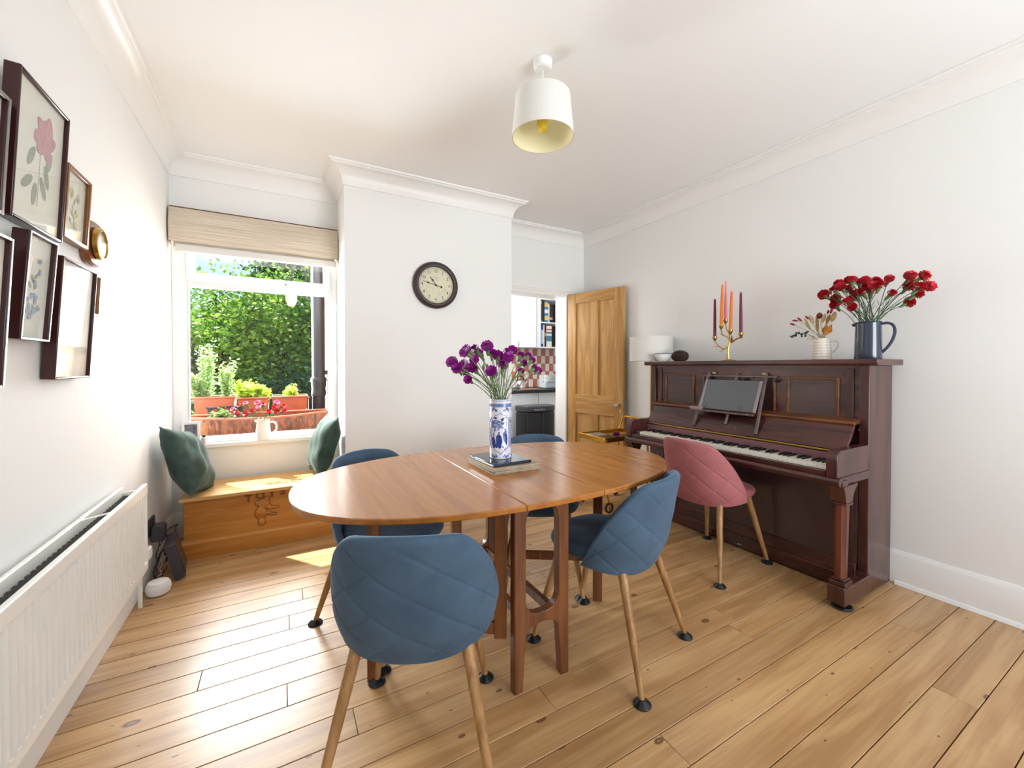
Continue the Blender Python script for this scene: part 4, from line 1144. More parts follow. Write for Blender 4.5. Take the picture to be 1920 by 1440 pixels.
# lower half
part('lower_panel', MB().box(2.632, PY0 + .045, .155, 2.648, PY1 - .045, .645), mat('smoky_lower_panel', (64, 44, 42), .28, var=(3, .15), coat=.3), pn)
part('pedal_rail', MB().box(2.622, PY0 + .045, .085, 2.642, PY1 - .045, .158), M['mahog'], pn, .003)
part('bottom_board', MB().box(2.612, PY0 + .045, .012, 2.650, PY1 - .045, .088), M['mahog'], pn, .003)
for y in (PY0 + .06, PY1 - .14):
    part('lower_stile', MB().box(2.626, y, .158, 2.634, y + .08, .645), M['mahogv'], pn, .002)
for u, v in ((1358, 998), (1398, 1013)):
    q = onX(u, v, 2.60)
    part('pedal', MB().tube([(2.63, q.y, .090), (2.585, q.y, .086), (2.555, q.y, .074)], [.007, .007, .006], 10).ell((2.545, q.y, .070), (.024, .013, .006), 14, 8), M['nickel'], pn)
for y0, y1 in ((.928, 1.004), (2.300, 2.376)):
    yc = (y0 + y1) / 2
    part('toe_block', MB().box(2.358, y0, .034, 2.645, y1, .124), M['mahogv'], pn, .005)
    part('leg_base', MB().box(2.366, y0 + .004, .124, 2.446, y1 - .004, .146).box(2.374, y0 + .010, .146, 2.438, y1 - .010, .158), M['mahogv'], pn, .003)
    lo, hi = .023, .028
    mb = MB(); a = []
    for zz, h_ in ((.158, lo), (.52, hi)):
        for i in range(8):
            t = math.pi / 8 + math.pi / 4 * i; a.append((2.406 + h_ * 1.12 * math.cos(t), yc + h_ * 1.12 * math.sin(t), zz))
    mb.add(a, [(i, (i + 1) % 8, 8 + (i + 1) % 8, 8 + i) for i in range(8)] + [tuple(range(7, -1, -1)), tuple(range(8, 16))])
    part('leg', mb, wood('piano_leg_mahogany', (112, 58, 40), (84, 42, 34), 2, 1.5, .28) if 'piano_leg_mahogany' not in bpy.data.materials else bpy.data.materials['piano_leg_mahogany'], pn)
    part('leg_collar', MB().box(2.370, yc - .036, .520, 2.442, yc + .036, .532), M['mahogv'], pn, .003)
    part('leg_bracket', MB().ext([(2.374, .532), (2.438, .532), (2.446, .56), (2.462, .585), (2.50, .618), (2.345, .618), (2.360, .585)], yc - .034, yc + .034, 'xz'), M['mahogv'], pn, .003)
for y, lab in ((.966, 'round black caster cup under the right foot of the piano'), (2.338, 'round black caster cup under the left foot of the piano')):
    tag(part('caster_cup', MB().lathe([(0, .001), (.044, .001), (.046, .005), (.040, .012), (.028, .014), (.022, .008), (0, .007)], (2.425, y, 0), 32), M['blackp']), lab, 'caster cup', 'caster cups under the piano')
    part('caster_wheel', MB().lathe([(0, -.010), (.012, -.010), (.013, -.006), (.013, .006), (.012, .010), (0, .010)], (2.425, y, .022), 18, axis=1), M['brass'], pn)

# ------------------------------------------------------------------ table easel with a dark glossy panel, standing on the fallboard
B0 = onX(1314, 803, 2.512); B1 = onX(1404, 818, 2.512); 
T0 = onX(1332, 690, 2.640); T1 = onX(1430, 692, 2.640)
ea = thing('easel', 'dark wooden table easel standing on the open fallboard of the piano', 'easel', (2.53, 1.72, .80))
ewood = wood('easel_wood', (118, 98, 98), (92, 72, 72), 2, 1.5, .3)
yl, yr = B0.y - .012, B1.y + .012   # feet: left leg at larger y
def eas(y, t, d=0):
    """point on the leaning easel plane: t from foot (0) to top (1), d out towards the room"""
    return Vector((2.500 + .150 * t - d * .93, y, .787 + .365 * t + d * .36))
yl2, yr2 = 1.865, 1.455
for a, b in ((yl2 + .012, yl2 - .010), (yr2 - .012, yr2 + .010)):
    part('leg', MB().obox(eas(a, .0), eas(b, 1.0), .017, .012, (1, 0, 0)), ewood, ea, .002)
part('top_bar', MB().obox(eas(yl2 + .035, .955, -.010), eas(yr2 - .050, .955, -.010), .014, .026, (1, 0, 0)), ewood, ea, .004)
part('centre_post', MB().obox(eas(1.655, .10, -.012), eas(1.655, 1.0, -.004), .015, .010, (1, 0, 0)), ewood, ea, .002)
part('shelf_bar', MB().obox(eas(yl2 + .045, .285, .014), eas(yr2 + .02, .285, .014), .026, .012), ewood, ea, .002)
part('shelf_end', MB().obox(eas(yl2 + .055, .31, .018), eas(yl2 - .035, .31, .018), .022, .026), mat('pale_worn_wood', (150, 130, 128), .5), ea, .006)
for y in (yl2 - .02, 1.60, yr2 - .055):
    part('knob', MB().tube([eas(y, .90, -.03), eas(y, .90, .006)], .009, 10), M['black'], ea)
for y in (yl2 - .045, yr2 + .02):
    q = eas(y, .995, .0); part('brass_clip', MB().box(q.x - .006, q.y - .012, q.z - .004, q.x + .006, q.y + .012, q.z + .006), M['brass'], ea, .001)
for y in (1.80, 1.555):
    q = eas(y, .29, .03)
    part('wire_page_holder', MB().tube([q, eas(y + .016, .40, .034)], .0014, 5).tube([q, eas(y - .006, .42, .034)], .0014, 5), M['black'], ea)
gl = thing('glossy_board', 'dark grey glossy board propped on the easel', 'board', tuple(eas(1.66, .3, .01)))
def slanted(ya, yb, t0, t1, d0, d1):
    m_ = MB(); vs = [eas(y, t, d) for d in (d0, d1) for (y, t) in ((ya, t0), (yb, t0), (yb, t1), (ya, t1))]
    return m_.add(vs, [(0, 3, 2, 1), (4, 5, 6, 7), (0, 1, 5, 4), (1, 2, 6, 5), (2, 3, 7, 6), (3, 0, 4, 7)])
part('board', slanted(1.845, 1.485, .325, .86, .008, .013), mat('graphite_gloss_film', (92, 96, 100), .16, bump=(400, .06), coat=.3), gl, .001)
part('side_edge', slanted(1.486, 1.468, .325, .86, .006, .015), M['silver_and_glint'], gl, .001)
part('side_edge', slanted(1.860, 1.845, .325, .86, .006, .015), M['silver_and_glint'], gl, .001)

# ------------------------------------------------------------------ on the piano lid
LZ = 1.2365
bw_ = onX(1243, 675, 2.66)
bo_ = thing('bowl', 'small white enamel bowl with a blue rim on the piano', 'bowl', (2.66, bw_.y, LZ))
part('body', MB().lathe([(0, 0), (.030, 0), (.034, .004), (.052, .022), (.064, .050), (.066, .058), (.063, .058), (.048, .024), (.030, .008), (0, .007)], n=40), M['porc'], bo_, local=True)
part('rim', MB().lathe([(.062, .0575), (.0665, .0575), (.067, .062), (.062, .062)], n=40, closed=True), mat('navy_rim', (44, 52, 92), .3), bo_, local=True)
pc = onX(1273, 672, 2.72)
pi_ = thing('pine_cone', 'dark brown pine cone beside the white bowl', 'pine cone', (2.73, pc.y - .012, LZ))
mb = MB(); rn = random.Random(4)
for k in range(150):
    f = k / 150; an = k * 2.39996; rr = .034 * math.sin(math.pi * (.10 + .82 * f)) ** .8; ax = -.055 + .115 * f
    d = Vector((math.cos(an), 0, math.sin(an))); c = Vector((0, ax, .040)) + d * rr * .8
    t_ = Vector((0, .006, 0)) + d * .021; s_ = Vector((0, 1, 0)).cross(d) * .0065
    mb.add([c - s_, c + s_, c + t_ + s_ * .9 + Vector((0, .005, 0)), c + t_ - s_ * .9 + Vector((0, .005, 0)), c + t_ * .8 + Vector((0, -.004, 0))], [(0, 1, 2, 3), (0, 3, 4), (1, 4, 2), (0, 4, 1), (2, 4, 3)])
part('scales', mb, mat('pine_cone_brown', (62, 44, 34), .7, var=(60, .4)), pi_, local=True)['kind'] = 'stuff'
part('core', MB().ell((0, 0, .038), (.018, .054, .018), 14, 10), bpy.data.materials['pine_cone_brown'], pi_, local=True)

CX = 2.765
def pz(u, v, dx=0): return onX(u, v, CX + dx)
cb = pz(1366, 673); cb.z = LZ
cd = thing('candelabra', 'brass twig candelabra with five tapers on the piano', 'candelabra', cb)
part('base', MB().lathe([(0, .0), (.048, .0), (.050, .003), (.040, .007), (.016, .012), (0, .014)], (cb.x, cb.y, LZ), 28), M['brass'], cd)
CUPS = [((1340.3, 632), .01), ((1352.0, 610), -.015), ((1360.4, 600), .02), ((1369.6, 619), -.02), ((1389.3, 625), .005)]
br = MB(); J = pz(1366, 650); J2 = pz(1369, 640)
br.tube([(cb.x, cb.y, LZ + .006), pz(1365.5, 662), J, J2], [.012, .008, .007, .006], 9)
J3 = pz(1372, 642)
def branch(pts, r0=.0055, r1=.0035):
    n_ = len(pts); br.tube(pts, [r0 + (r1 - r0) * i / (n_ - 1) for i in range(n_)], 7)
branch([J, pz(1358, 655), pz(1350, 651), pz(1344, 645), pz(1340.5, 640, .01)])
branch([pz(1347, 649), pz(1341, 650), pz(1337, 648)], .003, .0015); branch([pz(1356, 655), pz(1351, 659), pz(1348, 658)], .003, .0015)
branch([J2, pz(1364, 632), pz(1359, 630), pz(1354, 627), pz(1352, 618, -.015)])
branch([pz(1358, 630), pz(1351, 627), pz(1349.5, 622)], .003, .0015)
branch([J2, pz(1367, 626), pz(1362, 618, .02), pz(1360.5, 607, .02)])
branch([J3, pz(1372, 632, -.02), pz(1370, 626, -.02)])
branch([J2, J3, pz(1380, 636), pz(1386, 633), pz(1389.3, 632, .005)])
branch([pz(1384, 634), pz(1391, 634), pz(1393, 631)], .003, .0015); branch([pz(1374, 640), pz(1375, 634), pz(1374, 631)], .003, .0015)
part('twig_branches', br, M['brass'], cd)
CANDLE = [('dark magenta taper candle at the left of the candelabra', (112, 20, 66), (1340.3, 560)), ('tall orange taper candle second from the left', (232, 124, 34), (1354.6, 533)), ('pale pink taper candle, tallest on the candelabra', (236, 148, 156), (1361.2, 526)), ('shorter orange taper candle right of the pink one', (230, 118, 36), (1371.9, 545)), ('dark magenta taper candle at the right of the candelabra', (116, 24, 72), (1389.0, 547))]
for ((cu, cv), dx), (lab, colr, tp) in zip(CUPS, CANDLE):
    c = pz(cu, cv, dx); t = pz(tp[0], tp[1], dx)
    part('candle_cup', MB().lathe([(0, -.034), (.005, -.032), (.006, -.026), (.012, -.018), (.0155, -.004), (.016, .004), (.0125, .003), (.010, -.010), (0, -.012)], c, 20), M['brass'], cd)
    o = thing('candle', lab, 'candle', c + Vector((0, 0, -.008)), group='tapers in the brass candelabra')
    L = t - c
    part('wax', MB().tube([c + Vector((0, 0, -.008)), c + L * .5, c + L * .94, c + L * .985, c + L], [.0112, .0100, .0075, .0045, .0015], 16), mat('taper_wax', colr, .45), o)
    part('wick', MB().tube([c + L * .99, c + L * 1.0 + Vector((0, 0, .006))], .0009, 5), M['whitep'], o)

# small cream jug with dried flowers
sj = onX(1541, 673, 2.76); sj.z = LZ
def dash_material():
    m = bpy.data.materials.new('cream_ceramic_dashes'); m.use_nodes = True
    n, l = m.node_tree.nodes, m.node_tree.links; p = n['Principled BSDF']; p.inputs['Roughness'].default_value = .35
    tc = n.new('ShaderNodeTexCoord'); mp = n.new('ShaderNodeMapping'); mp.inputs['Scale'].default_value = (30, 30, 1)
    l.new(tc.outputs['Object'], mp.inputs[0])
    sx = n.new('ShaderNodeSeparateXYZ'); l.new(tc.outputs['Object'], sx.inputs[0])
    mu = n.new('ShaderNodeMath'); mu.operation = 'MULTIPLY'; mu.inputs[1].default_value = 60; l.new(sx.outputs['Z'], mu.inputs[0])
    fr_ = n.new('ShaderNodeMath'); fr_.operation = 'FRACT'; l.new(mu.outputs[0], fr_.inputs[0])
    lt = n.new('ShaderNodeMath'); lt.operation = 'LESS_THAN'; lt.inputs[1].default_value = .13; l.new(fr_.outputs[0], lt.inputs[0])
    no = n.new('ShaderNodeTexNoise'); no.inputs['Scale'].default_value = 1.4; l.new(mp.outputs[0], no.inputs['Vector'])
    gt = n.new('ShaderNodeMath'); gt.operation = 'GREATER_THAN'; gt.inputs[1].default_value = .45; l.new(no.outputs['Fac'], gt.inputs[0])
    an = n.new('ShaderNodeMath'); an.operation = 'MULTIPLY'; l.new(lt.outputs[0], an.inputs[0]); l.new(gt.outputs[0], an.inputs[1])
    mx = n.new('ShaderNodeMixRGB'); mx.inputs[1].default_value = lin((234, 226, 212)); mx.inputs[2].default_value = lin((120, 104, 104))
    l.new(an.outputs[0], mx.inputs[0]); l.new(mx.outputs[0], p.inputs['Base Color'])
    return m
M['dash'] = dash_material()
jo = thing('cream_jug', 'small cream jug with grey dashes holding dried flowers on the piano', 'jug', sj)
part('body', MB().lathe([(0, 0), (.047, 0), (.0485, .004), (.045, .05), (.0415, .10), (.0395, .124), (.0375, .124), (.038, .10), (.042, .05), (.044, .008), (0, .008)], n=40), M['dash'], jo, local=True)
hd_ = Vector((.30, -1, 0)).normalized()   # handle points to the right of the picture
def hp(r_, z_): return Vector((hd_.x * r_, hd_.y * r_, z_))
part('handle', MB().tube(bez(hp(.038, .104), hp(.085, .128), hp(.085, .06), hp(.044, .040), 14), .0035, 8), M['dash'], jo, local=True)
DR = {}
def dmat(k, c):
    if k not in DR: DR[k] = mat('dried_' + k, c, .8, var=(60, .25))
    return DR[k]
random.seed(5)
jm = sj + Vector((0, 0, .115))
def jpx(x, y, dx=0): return onX(1460 + x * .0903, 560 + y * .0903, 2.76 + dx)
def dried(kind, label, head, tip, w, colr, m):
    o = thing('dried_stem', label, 'dried flower', jm, group='dried stems in the cream jug')
    part('stem', MB().tube(bez(jm + Vector((random.uniform(-.02, .02), random.uniform(-.02, .02), 0)), jm + Vector((0, 0, .03)), head * .7 + jm * .3, head, 7), .0011, 5), dmat('straw', (170, 142, 92)), o)
    d = tip - head
    if kind == 'tail': w *= 1.3; part('seed_head', MB().tube([head, head + d * .25, head + d * .6, head + d * .9, tip], [w * .5, w, w * 1.05, w * .6, w * .15], 10), m, o)
    elif kind == 'leaf':
        s = d.cross(Vector((1, 0, 0))).normalized() * w
        part('leaf', MB().add([head, head + d * .45 + s + Vector((-.004, 0, 0)), tip, head + d * .45 - s + Vector((.004, 0, 0))], [(0, 1, 2), (0, 2, 3)]), m, o)
    return o
for lab, hx, hy, tx, ty, w, kind, col_ in (
        ('fluffy beige bunny tail grass left of centre', 720, 500, 640, 350, .0085, 'tail', (206, 180, 132)),
        ('tall tan seed spike in the middle of the cream jug', 810, 690, 790, 340, .0065, 'tail', (176, 140, 100)),
        ('green-gold barley ear leaning left', 650, 640, 535, 400, .0055, 'tail', (180, 164, 104)),
        ('pale tan bunny tail right of centre', 900, 500, 970, 310, .0075, 'tail', (198, 172, 130)),
        ('brown bunny tail grass at the right', 1100, 470, 1180, 270, .0095, 'tail', (160, 128, 84)),
        ('golden dried grass head at the right', 1000, 520, 1060, 330, .0065, 'tail', (196, 150, 88)),
        ('crimson dyed seed head leaning left, topmost', 480, 465, 390, 395, .0045, 'tail', (140, 30, 56)),
        ('crimson dyed seed head leaning left, middle', 405, 462, 280, 448, .0042, 'tail', (140, 30, 56)),
        ('crimson dyed seed head leaning left, lowest', 340, 550, 232, 515, .0042, 'tail', (128, 26, 50)),
        ('small crimson seed head above the barley', 620, 420, 555, 360, .0045, 'tail', (150, 40, 66)),
        ('crimson seed head at the top right of the jug', 1015, 310, 1035, 235, .0042, 'tail', (136, 40, 50)),
        ('crimson seed head beside the red carnation', 1075, 310, 1110, 205, .0048, 'tail', (150, 30, 50)),
        ('orange dried leaf at the right of the jug', 960, 780, 1110, 530, .020, 'leaf', (196, 120, 44)),
        ('amber dried leaf in front of the orange one', 930, 770, 1010, 500, .016, 'leaf', (206, 140, 60)),
        ('rust brown dried flower at the top', 850, 400, 850, 300, .011, 'tail', (112, 60, 52))):
    k = '%d' % (hx + hy)
    dried(kind, lab, jpx(hx, hy, random.uniform(-.03, .03)), jpx(tx, ty, random.uniform(-.03, .03)), w, col_, dmat(k, col_))
eu = thing('eucalyptus_sprig', 'drooping dark green eucalyptus sprig at the left of the cream jug', 'sprig', jm, group='dried stems in the cream jug')
part('stem', MB().tube([jm, jpx(650, 760), jpx(540, 700), jpx(400, 730), jpx(300, 770), jpx(210, 780)], .0012, 5), dmat('euca', (52, 66, 58)), eu)
for (x, y, rx, rz) in ((560, 720, .010, .006), (480, 740, .011, .006), (420, 715, .006, .009), (350, 760, .009, .010), (370, 710, .008, .005), (280, 790, .011, .007), (300, 765, .007, .004), (590, 690, .010, .005), (555, 770, .006, .008), (480, 780, .005, .007)):
    q = jpx(x, y, random.uniform(-.015, .015)); part('leaf', MB().ell(q, (.004, rx, rz), 10, 6), dmat('euca', (52, 66, 58)), eu)
for k in range(3):
    q = jpx(640 + 50 * k, 760, -.02)
    part('raffia_bow', MB().tube([jm + Vector((-.02, .03, .006)), q, jpx(600 + 50 * k, 860, -.03)], .0016, 5), dmat('straw', (170, 142, 92)), eu)

# big navy jug with red carnations
nj = onX(1627.5, 672, 2.75); nj.z = LZ
no_ = thing('navy_jug', 'tall dark navy enamel jug full of red carnations on the piano', 'jug', nj)
part('body', MB().lathe([(0, 0), (.0575, 0), (.059, .004), (.057, .10), (.055, .185), (.0555, .196), (.0575, .199), (.0535, .197), (.052, .18), (.054, .10), (.055, .010), (0, .010)], n=48), M['navy'], no_, local=True)
hd_ = Vector((.25, -1, 0)).normalized()
part('handle', MB().tube(bez(hp(.050, .185), hp(.125, .215), hp(.120, .10), hp(.055, .035), 18), [.007] * 19, 10), M['navy'], no_, local=True)
part('spout', MB().ell((-hd_.x * .055, -hd_.y * .055, .188), (.012, .016, .010), 12, 8), M['navy'], no_, local=True)
random.seed(9)
mouth = nj + Vector((0, 0, .15))
REDS = ((1035, 190), (1120, 275), (1130, 220), (1145, 105), (1165, 130), (1225, 80), (1245, 78), (1240, 230), (1280, 180), (1215, 245), (1300, 95), (1340, 100), (1350, 78), (1390, 165), (1405, 120), (1455, 120), (1420, 92), (1330, 175), (1525, 68), (1540, 180), (1685, 50), (1690, 115), (1665, 130), (1755, 135), (1782, 45), (1825, 122), (1735, 185), (1667, 248), (1260, 285), (1225, 145), (1365, 130), (1110, 150))
for px, py in REDS:
    hd = onX(1300 + px * .2396, 510 + py * .2396, 2.75 + random.uniform(-.10, .09))
    b = mouth + Vector((random.uniform(-.035, .035), random.uniform(-.035, .035), 0))
    carnation(b, hd, random.uniform(.024, .031), 'red', 'red carnation in the navy jug on the piano', 'red carnations on the piano', 'stemd')
for px, py in ((1075, 160), (1090, 130), (1125, 85), (1280, 55), (1215, 125), (1100, 115), (1810, 80)):
    hd = onX(1300 + px * .2396, 510 + py * .2396, 2.75 + random.uniform(-.05, .05))
    b = mouth + Vector((random.uniform(-.03, .03), random.uniform(-.03, .03), 0))
    o = thing('carnation_bud', 'unopened carnation bud among the red carnations', 'flower', b, group='green buds on the piano')
    part('stem', MB().tube(bez(b, b + (hd - b) * .3 + Vector((0, 0, .05)), hd - Vector((0, 0, .05)), hd, 6), .0016, 5), M['stemd'], o)
    part('bud', MB().ell(hd, (.0055, .0055, .012), 10, 8), M['stemd'], o)

# ------------------------------------------------------------------ floor lamp behind the piano
fl_ = thing('floor_lamp', 'floor lamp with a plain white drum shade beyond the piano', 'lamp', (2.775, 2.50, 0))
mb = MB(); mb.grid(lambda u, v: (.178 * math.cos(2 * math.pi * u), .178 * math.sin(2 * math.pi * u), 1.242 + .205 * v), 56, 2, cu=True)
part('shade', mb, M['shade'], fl_, local=True)
part('shade_ring', MB().tube([(.178 * math.cos(2 * math.pi * k / 48), .178 * math.sin(2 * math.pi * k / 48), 1.447) for k in range(48)], .002, 6, closed=True).tube([(0, 0, 1.40), (.178, 0, 1.44)], .002, 6).tube([(0, 0, 1.40), (-.178, 0, 1.44)], .002, 6), M['whitep'], fl_, local=True)
part('pole', MB().tube([(0, 0, .02), (0, 0, 1.38)], .008, 12), M['brass'], fl_, local=True)
part('base', MB().lathe([(0, .001), (.125, .001), (.13, .008), (.12, .016), (.02, .024), (0, .024)], n=36), M['brass'], fl_, local=True)
part('bulb', MB().ell((0, 0, 1.40), (.028, .028, .038), 14, 10), M['whitep'], fl_, local=True)

# ------------------------------------------------------------------ gold drinks trolley
bc = thing('drinks_trolley', 'gold drinks trolley in the corner between the door and the piano', 'trolley', (2.48, 2.72, 0))
cx0, cx1, cy0, cy1, cz = 2.27, 2.76, 2.52, 2.86, .575
glasst = pane_mat('trolley_glass', 1.4)
for zz in (cz, .20):
    part('tray_rim', MB().box(cx0, cy0, zz, cx0 + .008, cy1, zz + .042).box(cx1 - .008, cy0, zz, cx1, cy1, zz + .042).box(cx0 + .008, cy0, zz, cx1 - .008, cy0 + .008, zz + .042).box(cx0 + .008, cy1 - .008, zz, cx1 - .008, cy1, zz + .042), M['gold'], bc, .003)
    part('tray_floor', MB().box(cx0 + .008, cy0 + .008, zz + .004, cx1 - .008, cy1 - .008, zz + .012), mat('pale_gold_tray', (188, 160, 84), .3, .7) if zz == cz else bpy.data.materials['pale_gold_tray'], bc)
for y in (cy0 - .006, cy1 + .006):
    pts = [(cx0 + .05, y, .085)] + [(cx0 + .05 - .03 * math.sin(t), y, .085 + .10 * t) for t in (.4, .8)] + [(cx0 + .012, y, .30), (cx0 + .012, y, cz + .03)]
    part('frame_tube', MB().tube(bez((cx0 + .05, y, .085), (cx0 - .03, y, .22), (cx0 + .01, y, .35), (cx0 + .01, y, cz + .03), 12), .008, 10), M['gold'], bc)
    part('frame_tube', MB().tube(bez((cx1 - .05, y, .085), (cx1 + .03, y, .22), (cx1 - .01, y, .35), (cx1 - .01, y, cz + .04), 12), .008, 10), M['gold'], bc)
hy = (cy0, cy1)
hq = [(cx1 - .01, cy0, cz + .03), (cx1 + .035, cy0, .70), (cx1 + .045, cy0 + .03, .73), (cx1 + .045, cy1 - .03, .73), (cx1 + .035, cy1, .70), (cx1 - .01, cy1, cz + .03)]
part('push_handle', MB().tube(hq, .009, 10), M['gold'], bc)
for x, y in ((cx0 + .05, cy0), (cx0 + .05, cy1), (cx1 - .05, cy0), (cx1 - .05, cy1)):
    w_ = part('wheel', MB().lathe([(.030, -.007), (.042, -.007), (.043, 0), (.042, .007), (.030, .007)], (x, y, .044), 26, axis=1, closed=True), M['blackp'], bc)
    part('wheel_hub', MB().lathe([(0, -.008), (.007, -.008), (.007, .008), (0, .008)], (x, y, .044), 14, axis=1).obox((x - .032, y, .044), (x + .032, y, .044), .003, .003).obox((x, y, .012), (x, y, .076), .003, .003, (1, 0, 0)), M['gold'], bc)
tz = cz + .0125
tag(part('wooden_coaster', MB().box(2.31, 2.66, tz, 2.45, 2.80, tz + .022).box(2.312, 2.662, tz + .022, 2.448, 2.798, tz + .026), mat('grey_wood_block', (150, 134, 120), .6), None, .003), 'pale wooden block on the gold trolley', 'box')
tag(part('magazine', MB().box(2.45, 2.54, tz, 2.66, 2.70, tz + .010), mat('dark_magazine_cover', (62, 44, 66), .35, var=(20, .6)), None, .001), 'dark purple magazine lying on the gold trolley', 'magazine')
pf = thing('purple_flower', 'purple flower head lying on the trolley', 'flower', (2.50, 2.63, tz + .010))
for k in range(3):
    b = link('bloom', BLOOM['purple'][k], pf, (.02 * k - .02, .012 * (k % 2), .016), (R(30 * k), R(20), 0)); b.scale = (.017, .017, .016)

# ------------------------------------------------------------------ stripped pine door, standing open
H0, H1 = Vector((2.738, 3.612, 0)), Vector((2.905, 2.945, 0))
DW = (H1 - H0).length
dr = thing('door_1', 'stripped pine four panel door standing open towards the piano', 'door', H0, math.atan2(H1.y - H0.y, H1.x - H0.x), kind='structure')
# local: x along the door from the hinge, y thickness (the room sees y-), z up
DHH, TK = 1.975, .036
sw, mw = .105, .095
m0, m1 = DW / 2 - mw / 2, DW / 2 + mw / 2
for a, b in ((0, sw), (DW - sw, DW)): part('stile', MB().box(a, -TK / 2, .008, b, TK / 2, DHH), M['doorpine_v'], dr, .003, local=True)
for a, b in ((.008, .20), (.70, .90), (DHH - .11, DHH)): part('rail', MB().box(sw + .0005, -TK / 2, a, DW - sw - .0005, TK / 2, b), M['doorpine_h'], dr, .003, local=True)
for a, b in ((.2005, .6995), (.9005, DHH - .1105)):
    part('muntin', MB().box(m0, -TK / 2 + .001, a, m1, TK / 2 - .001, b), M['doorpine_v'], dr, .003, local=True)
    for xa, xb in ((sw, m0), (m1, DW - sw)):
        part('panel', MB().box(xa + .0005, -.005, a, xb - .0005, .005, b), M['doorpine_v'], dr, local=True)
kx, kz = DW - .055, .815
for s in (-1, 1):
    part('door_knob', MB().lathe([(0, s * .018), (.024, s * .018), (.024, s * .023), (.010, s * .026), (.009, s * .040), (.020, s * .048), (.025, s * .058), (.022, s * .070), (.010, s * .075), (0, s * .075)], (kx, 0, kz), 26, axis=1), M['nickel'], dr, local=True)
part('keyhole_plate', MB().box(kx + .018, -TK / 2 - .002, kz - .075, kx + .026, -TK / 2, kz - .045), M['whitep'], dr, local=True)
part('lock_edge_plate', MB().box(DW - .001, -.010, kz - .06, DW + .0015, .010, kz + .06), M['nickel'], dr, local=True)
for zz in (.25, 1.72): part('hinge', MB().tube([(-.004, TK / 2, zz - .04), (-.004, TK / 2, zz + .04)], .006, 10), M['nickel'], dr, local=True)

# ------------------------------------------------------------------ kitchen through the doorway
KY1 = 5.2
struct('floor_kitchen', MB().box(1.80, 3.80, -.1, 4.6, 5.35, -.002), mat('kitchen_lino', (176, 160, 140), .5), 'plain kitchen floor beyond the doorway', 'floor')
struct('ceiling_kitchen', MB().box(1.80, 3.80, 2.55, 4.6, 5.35, 2.62), M['ceil'], 'white kitchen ceiling', 'ceiling')
struct('wall_kitchen_side', MB().box(4.5, 3.80, -.1, 4.6, 5.35, 2.6), M['wall'], 'white kitchen side wall', 'wall')
struct('wall_kitchen_opening', MB().box(1.80, 3.80, -.1, 1.9, 5.35, 1.0).box(1.80, 3.80, 2.2, 1.9, 5.35, 2.6).box(1.80, 3.80, 1.0, 1.9, 3.95, 2.2).box(1.80, 5.1, 1.0, 1.9, 5.35, 2.2), M['wall'], 'white kitchen wall with an added opening for light', 'wall')  # unseen opening added to bring light into the kitchen
struct('wall_kitchen_front', MB().box(XR + .12, 3.70, -.1, 4.6, 3.80, 2.6), M['wall'], 'white kitchen wall behind the dining room', 'wall')
kw = struct('wall_kitchen_back', MB().box(1.80, KY1, -.1, 4.6, 5.35, 2.6), M['grout'], 'tiled kitchen wall under the cupboards', 'wall')
cabF = 4.86
pA, pB = onY(955, 548, cabF), onY(1006, 652, cabF)
pC = onY(1046, 652, cabF)
zc0 = pB.z; zc1 = 2.16
kc = thing('wall_cupboard', 'white kitchen wall cupboard seen through the doorway', 'cupboard', ((pA.x + pB.x) / 2, 5.03, zc0))
cl0 = pB.x - .52
part('carcass', MB().box(cl0, cabF + .02, zc0, pB.x, KY1 - .001, zc1), M['kitwhite'], kc, .002)
part('door', MB().box(cl0, cabF, zc0 + .002, pB.x - .002, cabF + .019, zc1), M['kitwhite'], kc, .003)
hq = onY(971, 647, cabF)
part('door_handle', MB().box(hq.x - .006, cabF - .018, zc0 + .02, hq.x + .006, cabF, zc0 + .09), M['nickel'], kc, .003)
for k in range(4):
    a = cl0 + .06 + .1 * k
tag(part('slatted_basket', MB().box(cl0 + .02, cabF + .03, zc1 + .002, cl0 + .30, KY1 - .05, zc1 + .12), mat('grey_wicker', (128, 128, 134), .8, var=(60, .5)), None, .01), 'grey slatted basket on top of the kitchen cupboard', 'basket')
